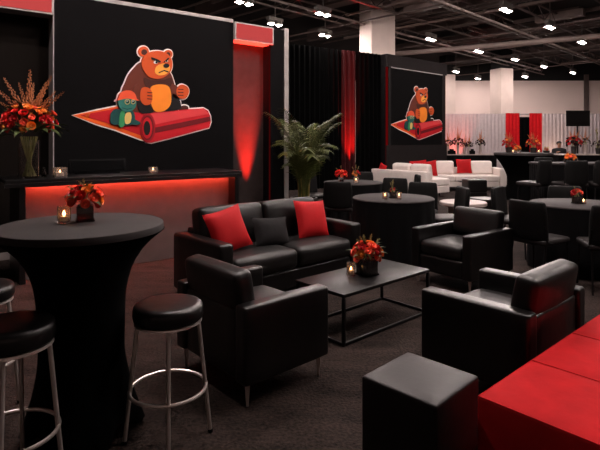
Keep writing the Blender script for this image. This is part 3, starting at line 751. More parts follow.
bouquet(t, (0, 0, 0.175), 0.105, 20, ('coral_bloom', 'coral_bloom', 'red_bloom', 'orange_bloom', 'coral_bloom', 'crimson_bloom'), 0.75, 16,
        [(0, -14, 0.155), (170, 38, 0.155), (10, 22, 0.16), (350, 48, 0.165), (185, 14, 0.16), (100, 30, 0.15), (185, 62, 0.16)], leaf_len=1.15, seed=21, bloom_r=0.043)
x, y = at_z(351, 275.5, ch)
votive((x, y, ch), 'lit candle in a straight glass on the coffee table', 0.105, 0.036, candle=0.45)

# ------------------------------------------------------------------ ottomans in front
x, y = 0.53, 2.225
cu = thing('cube_ottoman', 'black leather cube ottoman in the foreground beside red ottomans', 'ottoman', (x, y), 45)
b = BM(); rbox(b, (0, 0, 0.2225), (0.37, 0.37, 0.425), 0.014, (0, 0, 0.006)); obj('body', b, 'pouf_leather', cu)
legs(cu, (-0.14, 0.14), (-0.14, 0.14), 0.0105, 'plastic', 0.02)
u = Vector((0.743, 0.669)); v = Vector((-0.669, 0.743))
c0 = Vector((0.721, 2.06))
ot = None
names = ('red fabric ottoman nearest the camera at the lower right corner', 'middle one of the three joined red fabric ottomans', 'farthest of the three red fabric ottomans, at the right edge')
for k in range(3):
    c = c0 + u * (0.252 + 0.504 * k) - v * 0.33
    if ot is None:
        ot = thing('red_ottoman', names[0], 'ottoman', (c.x, c.y), 42, 'red fabric ottomans at the lower right')
        b = BM(); rbox(b, (0, 0, 0.225), (0.502, 0.66, 0.41), 0.01, (0, 0, 0.006)); obj('body', b, 'red_fabric', ot)
        b = BM(); tube(b, [(sx * 0.2465, sy * 0.3255, 0.4285) for sx, sy in ((-1, -1), (1, -1), (1, 1), (-1, 1))], 0.0035, 6, True); obj('piping', b, 'red_fabric', ot)
        legs(ot, (-0.2, 0.2), (-0.28, 0.28), 0.0205, 'plastic', 0.025)
    else: dup(ot, (c.x, c.y), 42, names[k])

# ------------------------------------------------------------------ round tables with floor-length black cloths
def round_table(loc, label, r=0.51, first=[]):
    if first: return dup(first[0], loc, rnd.uniform(0, 360), label)
    t = thing('round_table', label, 'table', loc, 0, 'round tables under black cloths')
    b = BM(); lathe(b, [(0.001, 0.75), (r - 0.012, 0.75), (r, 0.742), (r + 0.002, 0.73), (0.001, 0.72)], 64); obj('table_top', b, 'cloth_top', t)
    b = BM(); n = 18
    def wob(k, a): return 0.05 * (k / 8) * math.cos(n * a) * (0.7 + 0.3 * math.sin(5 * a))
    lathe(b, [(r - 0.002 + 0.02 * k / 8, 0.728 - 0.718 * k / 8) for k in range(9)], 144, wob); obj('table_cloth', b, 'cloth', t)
    first.append(t); return t
round_table((1.18, 6.4), 'round black table with two candles behind the coffee table')
round_table((0.92, 8.75), 'round black table with red flowers near the potted palm')
round_table((3.19, 5.8), 'round black table with one candle at the right edge')
EPS = 0.0
# on the tables
for px, py, w in ((385, 199, 'left candle in clear glass on the round table behind the coffee table'), (399, 199, 'right candle in clear glass on the round table behind the coffee table')):
    x, y = at_z(px, py, 0.75); votive((x, y, 0.75), w, 0.085, 0.032)
x, y = at_z(393, 198, 0.75)
t = thing('flower_arrangement', 'small dark cube vase with pale sprigs between the two table candles', 'flower arrangement', (x, y, 0.75), 10)
cube_vase(t, 0.075)
bouquet(t, (0, 0, 0.1), 0.04, 5, ('crimson_bloom',), 0.7, 8, [(0, 0, 0.13), (90, 20, 0.11), (200, 25, 0.11)], leaf_len=1.3, seed=31)
x, y = at_z(341, 182, 0.75)
t = thing('flower_arrangement', 'red flowers in a glass on the table near the palm', 'flower arrangement', (x, y, 0.75), 10)
cube_vase(t, 0.085, 'glass'); bouquet(t, (0, 0, 0.14), 0.09, 16, ('red_bloom', 'coral_bloom', 'red_bloom'), 0.7, 10, [(0, 0, 0.15), (180, 40, 0.14)], leaf_len=0.9, seed=32, bloom_r=0.04)
x, y = at_z(356, 183, 0.75)
votive((x, y, 0.75), 'candle in a low glass right of red flowers on the table near the palm', 0.1, 0.045)
x, y = at_z(360, 181.5, 0.75)
t = thing('flower_arrangement', 'muted orange sprigs behind the candle on the table near the palm', 'flower arrangement', (x - 0.06, y + 0.1, 0.75), 10)
cube_vase(t, 0.07, 'glass'); bouquet(t, (0, 0, 0.13), 0.06, 8, ('orange_bloom', 'crimson_bloom'), 0.8, 10, [(0, 0, 0.16), (180, 30, 0.14), (20, 25, 0.15)], leaf_len=1.1, seed=33, bloom_r=0.028)
x, y = at_z(577, 203.5, 0.75)
t = thing('flower_arrangement', 'small coral flowers in a dark cube vase on the right round table', 'flower arrangement', (x, y, 0.75), 20)
cube_vase(t, 0.08); bouquet(t, (0, 0, 0.115), 0.05, 7, ('coral_bloom', 'crimson_bloom'), 0.7, 8, [(180, 30, 0.1)], leaf_len=0.9, seed=34, bloom_r=0.03)
x, y = at_z(583.5, 203.5, 0.75); votive((x, y, 0.75), 'candle in a tiny glass on the right round table', 0.05, 0.028)

# ------------------------------------------------------------------ dining chairs
def make_dchair():
    t = thing('dining_chair', '', 'chair', (0, 0), 0, 'black dining chairs around the round tables')
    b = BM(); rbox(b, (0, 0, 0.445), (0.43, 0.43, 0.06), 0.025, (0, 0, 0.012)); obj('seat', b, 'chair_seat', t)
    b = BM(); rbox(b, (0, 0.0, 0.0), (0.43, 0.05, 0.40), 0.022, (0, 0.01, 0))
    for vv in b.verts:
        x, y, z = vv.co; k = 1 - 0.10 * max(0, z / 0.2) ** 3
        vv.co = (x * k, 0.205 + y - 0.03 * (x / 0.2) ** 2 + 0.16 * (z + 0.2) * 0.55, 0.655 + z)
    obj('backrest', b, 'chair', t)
    for s in (-1, 1):
        b = BM(); tube(b, [(s * 0.19, -0.18, 0.42), (s * 0.20, -0.2, 0.0)], 0.0105, 8); obj('leg', b, 'dark_metal', t)
        b = BM(); tube(b, [(s * 0.185, 0.17, 0.42), (s * 0.2, 0.24, 0.0)], 0.0105, 8); obj('leg', b, 'dark_metal', t)
        b = BM(); tube(b, [(s * 0.213, 0.10, 0.43), (s * 0.213, 0.19, 0.46), (s * 0.2, 0.215, 0.62)], 0.009, 8); obj('back_support', b, 'dark_metal', t)
    return t
dc = None
def face(p, q): return math.degrees(math.atan2(q[1] - p[1], q[0] - p[0])) + 90    # seat front (-y) turned towards q
T1, T2, T3 = (1.18, 6.4), (0.92, 8.75), (3.19, 5.8)
spots = [
    ((1.93, 6.62), T1, -14, 'black chair drawn up on the right side of the round table with two candles'),
    ((1.72, 7.22), T1, 10, 'black chair behind the round table, in front of the white sofa corner'),
    ((1.45, 8.05), T1, -20, 'black chair behind the round table with two candles, left of the tilted one'),
    ((1.88, 9.0), T2, -20, 'tilted black chair left of the one before the white sofa corner'),
    ((0.62, 7.72), T2, 0, 'black chair with its back to us, drawn up to the table near the palm'),
    ((0.30, 9.35), T2, 0, 'black chair at the far left of the table near the palm'),
    ((1.16, 9.62), T2, 0, 'black chair on the far side of the table near the palm'),
    ((2.76, 6.50), (3.15, 5.85), 18, 'black chair standing left of the right round table'),
    ((2.50, 5.28), T3, -6, 'black chair with its back to us at the right round table'),
    ((3.02, 4.98), T3, 0, 'black chair with its back to us, cut by the right edge'),
    ((3.50, 6.62), T3, 0, 'black chair on the far side of the right table, left of its candle'),
    ((4.02, 6.30), T3, 0, 'black chair on the far side of the right table, right of its candle'),
]
for p, q, da, lab in spots:
    if dc is None:
        dc = make_dchair(); dc.location = (p[0], p[1], 0); dc.rotation_euler = (0, 0, R(face(p, q) + da)); dc['label'] = lab
    else: dup(dc, p, face(p, q) + da, lab)

# ------------------------------------------------------------------ high communal table with bar chairs
ht2 = thing('high_table', 'long high black table with bar chairs in front of the far bar', 'high table', (5.5, 9.1), 0)
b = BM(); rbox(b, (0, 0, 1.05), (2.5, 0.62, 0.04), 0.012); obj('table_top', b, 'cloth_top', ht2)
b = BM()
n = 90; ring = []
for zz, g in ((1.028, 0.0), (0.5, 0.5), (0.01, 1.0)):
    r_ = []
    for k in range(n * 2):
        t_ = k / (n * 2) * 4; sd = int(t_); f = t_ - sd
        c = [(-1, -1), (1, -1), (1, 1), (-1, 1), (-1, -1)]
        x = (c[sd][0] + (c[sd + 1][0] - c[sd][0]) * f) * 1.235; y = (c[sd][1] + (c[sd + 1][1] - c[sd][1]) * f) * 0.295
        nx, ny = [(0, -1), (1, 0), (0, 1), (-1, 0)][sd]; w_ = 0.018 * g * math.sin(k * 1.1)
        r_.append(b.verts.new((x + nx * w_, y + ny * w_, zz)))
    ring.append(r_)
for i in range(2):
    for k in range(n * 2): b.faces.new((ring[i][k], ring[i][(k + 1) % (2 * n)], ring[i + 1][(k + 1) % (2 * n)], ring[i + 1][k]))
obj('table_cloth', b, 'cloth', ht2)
def make_barchair():
    t = thing('bar_chair', '', 'bar chair', (0, 0), 0, 'black bar chairs at the high table')
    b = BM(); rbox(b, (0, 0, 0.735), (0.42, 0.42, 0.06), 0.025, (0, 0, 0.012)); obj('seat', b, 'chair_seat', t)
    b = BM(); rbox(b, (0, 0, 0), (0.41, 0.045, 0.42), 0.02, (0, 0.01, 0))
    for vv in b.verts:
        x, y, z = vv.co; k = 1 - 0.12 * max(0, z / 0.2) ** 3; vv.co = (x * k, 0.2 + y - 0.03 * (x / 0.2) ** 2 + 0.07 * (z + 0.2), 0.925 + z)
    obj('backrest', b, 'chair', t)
    for s in (-1, 1):
        for y0, y1 in ((-0.17, -0.21), (0.17, 0.23)):
            b = BM(); tube(b, [(s * 0.17, y0, 0.71), (s * 0.21, y1, 0.0)], 0.011, 8); obj('leg', b, 'dark_metal', t)
    b = BM(); tube(b, [(-0.2, -0.198, 0.25), (0.2, -0.198, 0.25), (0.2, 0.212, 0.25), (-0.2, 0.212, 0.25)], 0.008, 6, True); obj('footrest', b, 'dark_metal', t)
    return t
bc = None
for p, rz, lab in (((3.98, 8.60), 215, 'black bar chair at the left corner of the long high table'), ((4.54, 8.50), 184, 'second bar chair from the left on the near side of the high table'),
                   ((5.05, 8.50), 178, 'third bar chair from the left on the near side of the high table'), ((4.80, 9.72), 5, 'bar chair on the far side of the high table, rounded top showing')):
    if bc is None:
        bc = make_barchair(); bc.location = (p[0], p[1], 0); bc.rotation_euler = (0, 0, R(rz)); bc['label'] = lab
    else: dup(bc, p, rz, lab)
x, y = 4.82, 9.0
t = thing('flower_arrangement', 'orange flowers in clear glass bowls on the long high table', 'flower arrangement', (x, y, 1.07), 10)
for sx in (-0.07, 0.075):
    b = BM(); lathe(b, [(0.001, 0), (0.04, 0), (0.062, 0.04), (0.05, 0.09), (0.046, 0.09), (0.058, 0.04), (0.001, 0.01)], 20, cx=sx); obj('glass_bowl', b, 'glass', t)
b = BM(); lathe(b, [(0.001, 0), (0.045, 0), (0.05, 0.075), (0.001, 0.075)], 16); obj('vase', b, 'dark_glass', t)
bouquet(t, (0, 0, 0.10), 0.085, 16, ('orange_bloom', 'orange_bloom', 'coral_bloom'), 0.6, 10, [(0, -10, 0.12)], leaf_len=0.8, seed=41, bloom_r=0.034)

# ------------------------------------------------------------------ potted palm
pm = thing('potted_palm', 'tall leafy palm in a dark pot beside the display wall', 'potted plant', (0.06, 8.05), 0)
b = BM(); lathe(b, [(0.001, 0), (0.17, 0), (0.2, 0.03), (0.27, 0.5), (0.285, 0.52), (0.285, 0.56), (0.25, 0.56), (0.24, 0.5), (0.001, 0.5)], 36); obj('pot', b, 'pot', pm)
b = BM(); lathe(b, [(0.001, 0.515), (0.15, 0.512), (0.238, 0.502)], 24); obj('soil', b, 'soil', pm)
def frond_mesh(L, droop, seed):
    r_ = random.Random(seed); b = BM(); pts = []
    for k in range(15):
        t = k / 14; pts.append(Vector((L * (0.34 * t ** 2.2), 0, L * (t * 0.98 - droop * t ** 3.2))))
    tube(b, pts, 0.009, 5, taper=0.3)
    for k in range(28):
        t = 0.26 + 0.74 * k / 27; f = t * 14; i = min(13, int(f)); p = pts[i].lerp(pts[i + 1], f - i); tg = (pts[i + 1] - pts[i]).normalized()
        for s in (-1, 1):
            LL = L * 0.25 * (1 - 0.65 * ((t - 0.26) / 0.74) ** 2) * r_.uniform(0.85, 1.1); side = Vector((0, s, 0))
            nrm = side.cross(tg).normalized() * s
            d = (side * 0.75 + tg * 0.65 + Vector((0, 0, 0.12))).normalized(); wv = tg.cross(d).normalized().cross(d).normalized() * 0.012
            prev = None
            for q in range(4):
                u_ = q / 3; c = p + d * LL * u_ + Vector((0, 0, -LL * 0.42 * u_ * u_)); wq = wv * (1.0 - 0.85 * u_) * (0.6 if q == 0 else 1)
                cur = (b.verts.new(c - wq), b.verts.new(c + wq))
                if prev: b.faces.new((prev[0], prev[1], cur[1], cur[0]))
                prev = cur
    return mesh('frond', b, 'palm')
FR = [frond_mesh(1.9, 0.22, 1), frond_mesh(1.55, 0.36, 2), frond_mesh(1.15, 0.42, 3)]
for k in range(26):
    a = k * 2.399; tilt = (4, 14, 24, 34)[k % 4] + rnd.uniform(-4, 4); kind = (0, 0, 1, 1, 2)[k % 5]
    wx = math.cos(a); wy = math.sin(a)
    link('frond', FR[kind], pm, (0.08 * wx, 0.08 * wy, 0.51), (0, R((tilt * 0.62 - 4) * (0.35 if math.sin(a - R(37)) > 0.3 else 1.0)), a), rnd.uniform(0.84, 1.0))
pm.scale = (0.78, 0.78, 1.0)
b = BM()
for k in range(9):
    a = k * 2.4; tube(b, [(0.1 * math.cos(a), 0.1 * math.sin(a), 0.505), (0.12 * math.cos(a), 0.12 * math.sin(a), 0.8), (0.17 * math.cos(a), 0.17 * math.sin(a), 1.1)], 0.014, 6, taper=0.6)
obj('stems', b, 'palm_stem', pm)

# ------------------------------------------------------------------ drapes
def drape(p0, p1, z0, z1, m, label, name='drape', group=None, fold=0.18, amp=0.05, th=0.012, cat='drape', seed=0):
    r_ = random.Random(seed); p0 = Vector((p0[0], p0[1], 0)); p1 = Vector((p1[0], p1[1], 0)); Ld = (p1 - p0).length; d = (p1 - p0).normalized(); nn = Vector((-d.y, d.x, 0))
    n = max(8, int(Ld / fold * 8)); b = BM(); F_, B_ = [], []
    ph = 0
    for k in range(n + 1):
        s = Ld * k / n; ph += 2 * math.pi / 8 * r_.uniform(0.75, 1.25); o = amp * math.sin(ph)
        for lst, off in ((F_, -th / 2), (B_, th / 2)):
            q = p0 + d * s + nn * (o + off); q2 = p0 + d * s + nn * (o * 0.7 + off)
            lst.append((b.verts.new((q.x, q.y, z0)), b.verts.new((q2.x, q2.y, z1))))
    for lst in (F_, B_):
        for k in range(n): b.faces.new((lst[k][0], lst[k + 1][0], lst[k + 1][1], lst[k][1]))
    for k in range(n):
        b.faces.new((F_[k][1], F_[k + 1][1], B_[k + 1][1], B_[k][1])); b.faces.new((F_[k][0], F_[k + 1][0], B_[k + 1][0], B_[k][0]))
    for k in (0, n): b.faces.new((F_[k][0], F_[k][1], B_[k][1], B_[k][0]))
    return tag(obj(name, b, m), label, cat, group)
def dp(px, t):      # on the black drape line, from (0,14.9) at px 300 to (1.9,16.1) at px 360
    pass
DA, DB = Vector((0.0, 14.9)), Vector((1.9, 16.1)); Dd = (DB - DA).normalized()
def on_line(px, A, dd):
    r = (px - 300) / F; # A + s dd = d*(r,1)
    s = (r * A.y - A.x) / (dd.x - r * dd.y); q = A + dd * s; return (q.x, q.y)
DZ = 4.28
drape(on_line(262, DA, Dd), on_line(341, DA, Dd), 0.01, DZ, 'drape', 'tall black drape between the display wall and the red drape', group='tall drapes behind the lounge', seed=1)
drape(on_line(341.3, DA, Dd), on_line(356, DA, Dd), 0.01, DZ, 'dark_red_drape', 'narrow tall red drape lit from below between black drapes', group='tall drapes behind the lounge', seed=2)
drape(on_line(356.3, DA, Dd), on_line(380, DA, Dd), 0.01, DZ, 'drape', 'tall black drape right of the lit red one', group='tall drapes behind the lounge', seed=3)
dn = Vector((Dd.y, -Dd.x)); q = Vector(on_line(348.5, DA, Dd)) + dn * 0.35
uplight_can((q.x, q.y), 'small black uplight at the foot of the narrow red drape')
spot('drape_beam', (q.x, q.y, 0.2), (q.x - dn.x * 0.33, q.y - dn.y * 0.33, 2.2), 4200, (255, 40, 36), 32, 0.8, 0.03)

# ------------------------------------------------------------------ the smaller display wall with the second emblem
Q0, Q1 = Vector((2.83, 16.4)), Vector((5.44, 18.7)); qd = (Q1 - Q0).normalized(); QL = (Q1 - Q0).length; qa = math.degrees(math.atan2(qd.y, qd.x))
dw = thing('display_wall', 'smaller charcoal display wall with red lit edges behind the white sofa', 'display wall', (Q0.x, Q0.y), qa)
def qb(name, x0, x1, z0, z1, y0, y1, m):
    b = BM(); box(b, (x0 + x1) / 2, (y0 + y1) / 2, (z0 + z1) / 2, x1 - x0, y1 - y0, z1 - z0); return obj(name, b, m, dw, False)
def qx(px): p = on_line(px, Q0, qd); return (Vector(p) - Q0).length * (1 if px > 387 else -1)
QT = 4.28
qb('wall_box', 0, QL, 0, QT, 0.06, 0.5, 'black_wall')
qb('front_frame', 0.0, QL, 3.86, QT, 0, 0.06, 'charcoal'); qb('front_frame', 0, QL, 0, 1.3, 0, 0.06, 'charcoal')
qb('side_frame', 0.10, 0.2, 1.3, 3.86, 0, 0.06, 'charcoal'); qb('side_frame', QL - 0.3, QL - 0.12, 1.3, 3.86, 0, 0.06, 'charcoal')
qb('emblem_panel', 0.2, QL - 0.3, 1.3, 3.86, 0.02, 0.06, 'black_wall')
qb('panel_lip', 0.2, QL - 0.3, 3.84, 3.87, -0.01, 0.02, 'grey_trim')
qb('edge_light', 0.0, 0.10, 0, 3.86, 0.045, 0.06, 'edge_red_dim'); qb('edge_light', QL - 0.12, QL - 0.03, 0, 3.86, 0.045, 0.06, 'edge_red_dim')
e2 = em.copy(); COL.objects.link(e2); e2['label'] = 'cartoon bear and turtle on a red carpet, on the smaller far wall'
xm = (qx(388) + qx(440.5)) / 2; wq = qx(440.5) - qx(388)
P2 = Q0 + qd * xm + Vector((qd.y, -qd.x)) * -0.016
e2.location = (P2.x, P2.y, 2.40); e2.rotation_euler = (0, 0, R(qa))
e2.scale = (wq / 1.97, 1.0, 1.37)

# ------------------------------------------------------------------ white sectional sofa
ws = thing('sectional_sofa', 'large white corner sofa in front of the smaller display wall', 'sofa', (0, 0), 0)
a0, a1 = Vector((2.02, 14.35)), Vector((3.2, 12.75)); sd = (a1 - a0).normalized(); sn = Vector((-sd.y, sd.x)); SL = (a1 - a0).length
sang = math.atan2(sd.y, sd.x); rs = Matrix.Rotation(sang, 3, 'Z')
def sp(x, y, z): q = a0 + sd * x + sn * y; return (q.x, q.y, z)
b = BM(); rbox(b, sp(SL / 2, 0.10, 0.37), (SL, 0.2, 0.58), 0.03, rot=rs); obj('back_frame', b, 'white_leather', ws)
b = BM(); rbox(b, sp(SL / 2, 0.56, 0.19), (SL, 0.72, 0.18), 0.02, rot=rs); obj('base', b, 'white_leather', ws)
b = BM(); rbox(b, sp(SL / 2, 0.58, 0.37), (SL, 0.74, 0.18), 0.04, (0, 0, .015), rot=rs); obj('seat_cushion', b, 'white_leather', ws)
for k in range(2):
    b = BM(); rbox(b, sp(SL * (0.47 + 0.32 * k), 0.29, 0.63), (SL * 0.31, 0.2, 0.42), 0.07, (0, 0.03, 0.01), rot=rs @ Matrix.Rotation(R(8), 3, 'X')); obj('back_cushion', b, 'white_leather', ws)
bx0, bx1, by = 3.2, 6.02, 15.1
def seat2():
    b = BM(); rbox(b, ((bx0 + bx1 - 0.22) / 2, by, 0.19), (bx1 - bx0 - 0.22, 0.85, 0.16), 0.02); obj('base', b, 'white_leather', ws)
    b = BM(); rbox(b, ((bx0 + bx1) / 2, by + 0.38, 0.36), (bx1 - bx0, 0.16, 0.56), 0.03); obj('back_frame', b, 'white_leather', ws)
    b = BM(); rbox(b, (bx1 - 0.11, by - 0.02, 0.38), (0.2, 0.84, 0.52), 0.03); obj('arm', b, 'white_leather', ws)
    w = (bx1 - 0.22 - bx0) / 2
    for k in range(2):
        b = BM(); rbox(b, (bx0 + w * (k + 0.5), by - 0.09, 0.35), (w - 0.01, 0.74, 0.17), 0.04, (0, 0, .015)); obj('seat_cushion', b, 'white_leather', ws)
    for px0, px1 in ((437, 455.5), (472, 494)):
        x0, x1 = (px0 - 300) / F * by, (px1 - 300) / F * by
        b = BM(); rbox(b, ((x0 + x1) / 2, by + 0.2, 0.635), (x1 - x0, 0.18, 0.40), 0.06, (0, .03, .01), Matrix.Rotation(R(-8), 3, 'X')); obj('back_cushion', b, 'white_leather', ws)
seat2()
for x, y in ((2.2, 14.4), (3.22, 13.0), (3.7, 13.4), (3.45, 14.75), (5.9, 14.75), (5.9, 15.45), (2.9, 14.9)):
    b = BM(); lathe(b, [(0.02, 0), (0.03, 0.115)], 8, cx=x, cy=y, cap=True); obj('leg', b, 'dark_metal', ws)
PW = pillow_mesh('throw_pillow', 0.46, 0.44, 0.16, 'red_cushion')
def pl(px, py, d, rz, tilt, lab, roll=0, sc=1.0):
    pillow(PW, at_d(px, py, d), rz, tilt, lab, roll, 'red pillows on the white sofa', sc)
pl(464, 166.2, 15.02, 2, -16, 'red pillow on the far seat of the white sofa, between white cushions', 0, 1.0)
pl(418, 168.4, 14.85, -25, -14, 'left one of two overlapping red pillows on the white sofa corner', -6, 1.1)
pl(428.5, 169, 14.8, -30, -16, 'right one of two overlapping red pillows on the white sofa corner', -10, 1.1)
pl(382.5, 168.5, 14.15, -55, -6, 'red pillow peeking over the left end of the white sofa back', 20, 0.6)

# ------------------------------------------------------------------ small tables and poufs by the white sofa
x, y = at_z(463, 201.5, 0.45)
t = thing('white_low_table', 'round white low table between armchair and white sofa', 'low table', (x, y), 0)
b = BM(); lathe(b, [(0.001, 0.45), (0.37, 0.45), (0.38, 0.44), (0.38, 0.40), (0.36, 0.385), (0.001, 0.385)], 48); obj('table_top', b, 'white_top', t)
b = BM(); box(b, 0, 0, 0.19, 0.34, 0.34, 0.38, 0.01, Matrix.Rotation(R(30), 3, 'Z')); obj('pedestal', b, 'white_top', t)
for px, hh, rr, lab in ((457, 0.13, 0.035, 'clear drinking glass on the white low table, left one'), (462, 0.1, 0.04, 'clear drinking glass on the white low table, right one')):
    gx, gy = at_z(px, 199, 0.45); g = thing('drinking_glass', lab, 'glass', (gx, gy, 0.45), 0, 'glasses on the white low table')
    b = BM(); lathe(b, [(0.001, 0), (rr * 0.85, 0), (rr, hh), (rr - 0.005, hh), (rr * 0.8, 0.01), (0.001, 0.01)], 20); obj('glass_body', b, 'glass', g)
x, y = at_z(462, 190.5, 0.0)
t = thing('side_table', 'slim dark side table before the white sofa', 'side table', (x, y - 0.4), 0)
b = BM(); box(b, 0, 0, 0.30, 0.44, 0.3, 0.025, 0.004); obj('table_top', b, 'dark_metal', t)
b = BM(); tube(b, [(0, 0, 0.29), (0, 0, 0.02)], 0.02, 8); obj('pole', b, 'dark_metal', t)
b = BM(); box(b, 0, 0, 0.011, 0.34, 0.26, 0.022, 0.004); obj('base', b, 'dark_metal', t)
def pouf(loc, w, h, rz, lab):
    t = thing('black_pouf', lab, 'pouf', loc, rz, 'black poufs by the white low table')
    b = BM(); rbox(b, (0, 0, h * 0.62), (w, w, h * 0.74), 0.03, (0, 0, 0.01)); obj('seat_pad', b, 'leather', t)
    b = BM(); rbox(b, (0, 0, h * 0.13), (w * 0.97, w * 0.97, h * 0.23), 0.01); obj('body', b, 'leather', t)
x, y = at_z(477.5, 196.5, 0.0); pouf((x, y + 0.25), 0.5, 0.43, 4, 'black cube pouf standing in front of the white sofa')
x, y = at_z(489, 216, 0.0); pouf((x, y + 0.25), 0.5, 0.32, 25, 'low black pouf right of the white low table')

# ------------------------------------------------------------------ far cocktail table and bars
FX, FY = (523 - 300) / F * 12.6, 12.6
fh = thing('cocktail_table', 'wide tall black covered table with flowers in front of the bar', 'cocktail table', (FX, FY), 10)
b = BM(); lathe(b, [(0.001, 1.16), (0.665, 1.16), (0.685, 1.15), (0.685, 1.10), (0.001, 1.10)], 56); obj('table_top', b, 'cloth_top', fh)
b = BM(); lathe(b, [(0.36 + 0.322 * max(0, (z - 0.45) / 0.649) ** 1.7 + 0.17 * max(0, (0.45 - z) / 0.44) ** 1.5, z) for z in [1.099 - 1.089 * k / 16 for k in range(17)]], 56); obj('stretch_cover', b, 'spandex', fh)
def vase_flowers(loc, lab, kinds, rad, hv, seed, spikes=(), vm='pot', n=18, leaves=12, bl=None, group=None, vr=0.07):
    t = thing('flower_arrangement', lab, 'flower arrangement', loc, seed * 40, group)
    b = BM(); lathe(b, [(0.001, 0), (vr, 0), (vr * 1.25, hv), (vr * 1.1, hv), (vr * 0.9, 0.02), (0.001, 0.02)], 20); obj('vase', b, vm, t)
    b = BM()
    for k in range(6): a = k * 1.05; tube(b, [(vr * 0.5 * math.cos(a), vr * 0.5 * math.sin(a), 0.03), (vr * .7 * math.cos(a), vr * .7 * math.sin(a), hv + 0.1)], 0.006, 5)
    obj('stems', b, 'stem', t)
    bouquet(t, (0, 0, hv + rad * 0.55), rad, n, kinds, 0.9, leaves, spikes, leaf_len=0.8, seed=seed, bloom_r=bl or rad * 0.27, big=len(spikes) > 2); return t
SP = [(0, 4, .42), (80, 25, .4), (170, 28, .42), (250, 20, .36), (350, 40, .36), (20, 22, .4), (190, 45, .34), (120, 10, .44)]
x, y, z = at_d(509, 152, 12.55); vase_flowers((x, y, 1.16), 'left bouquet of orange and crimson flowers on the wide tall table', ('orange_bloom', 'crimson_bloom', 'crimson_bloom'), 0.15, 0.14, 1, [(a, b_, l * .7) for a, b_, l in SP], leaves=20)
x, y, z = at_d(533.5, 152, 12.6); vase_flowers((x, y, 1.16), 'right bouquet of orange sprigs on the wide tall table', ('orange_bloom', 'crimson_bloom'), 0.16, 0.12, 2, [(a, b_, l * .72) for a, b_, l in SP], n=14, leaves=20)
x, y, z = at_d(517.5, 152, 12.4); vase_flowers((x, y, 1.16), 'low orange posy between the bouquets on the wide tall table', ('orange_bloom',), 0.07, 0.07, 3, vm='glass', n=9, bl=0.035)
x, y, z = at_d(513, 152, 12.4); votive((x, y, 1.16), 'candle beside the low orange posy on the wide tall table', 0.085, 0.04)
x, y, z = at_d(538.8, 152, 12.4); votive((x, y, 1.16), 'candle right of the orange sprigs on the wide tall table', 0.07, 0.035)
x, y, z = at_d(546.5, 152, 12.6); vase_flowers((x, y, 1.16), 'tiny dark red posy at the right rim of the wide tall table', ('crimson_bloom',), 0.05, 0.05, 4, n=8, bl=0.026)

def bar(x0, x1, y, z, lab):
    t = thing('bar_counter', lab, 'bar counter', ((x0 + x1) / 2, y), 0, 'bar counters along the white drapes')
    w = x1 - x0
    b = BM(); box(b, 0, 0, z - 0.02, w, 0.6, 0.04, 0.006); obj('bar_top', b, 'white_top', t)
    b = BM(); n = int(w / 0.03); top, bot = [], []
    for k in range(n + 1):
        xx = -w / 2 + 0.02 + (w - 0.04) * k / n; yy = -0.27 + 0.015 * math.sin(k * 1.3)
        top.append(b.verts.new((xx, -0.275, z - 0.041))); bot.append(b.verts.new((xx, yy, 0.01)))
    for sx, lst in ((w / 2 - 0.02, 1), (-w / 2 + 0.02, 0)):
        top.append if False else None
    tb, bb = [b.verts.new((v.co.x, 0.27, v.co.z)) for v in top], [b.verts.new((v.co.x, 0.27, v.co.z)) for v in bot]
    for k in range(n):
        b.faces.new((top[k], top[k + 1], bot[k + 1], bot[k])); b.faces.new((tb[k], tb[k + 1], bb[k + 1], bb[k]))
    for k in (0, n): b.faces.new((top[k], tb[k], bb[k], bot[k]))
    obj('skirt', b, 'cloth', t); return t
bar(5.2, 7.55, 19.6, 0.93, 'left bar counter with dark skirt behind the white sofa')
bar(8.65, 12.6, 17.2, 1.0, 'right bar counter with dark skirt behind the long high table')
# dark arrangements standing on the left bar
for k, (px, hh) in enumerate(((447.5, 0.9), (457.5, 1.05), (465.3, 0.75), (468.5, 0.8), (480, 0.95))):
    lab = ('dark flower arrangement at the far left of the left bar, half hidden', 'tallest dark arrangement before the pink lit drape on the left bar', 'slim dark arrangement left of the pair on the left bar',
           'dark arrangement right of the pair on the left bar', 'rightmost dark arrangement on the left bar')[k]
    s = 1.15 * hh
    x = (px - 300) / F * 19.55
    vase_flowers((x, 19.5 + (0.14 if k == 2 else 0), 0.93), lab, ('dark_bloom',), 0.155 * s, 0.30 * s, 50 + k, [(0, 2, .5 * s), (90, 14, .42 * s), (180, 26, .3 * s), (0, 30, .3 * s)], vm='white_top', n=22, leaves=12, group='dark arrangements on the left bar', vr=0.05)
for px, w, lab in ((472, 0.19, 'small black box on the left bar, right of the paired arrangements'), (451.5, 0.28, 'low black box at the left end of the left bar')):
    x = (px - 300) / F * 19.4
    t = thing('menu_box', lab, 'box', (x, 19.38, 0.93), 0); b = BM(); box(b, 0, 0, 0.07, w, 0.14, 0.14, 0.01); obj('box_body', b, 'plastic', t)
    b = BM(); box(b, 0, 0, 0.17, w * 0.55, 0.09, 0.06, 0.01); obj('lid', b, 'plastic', t)
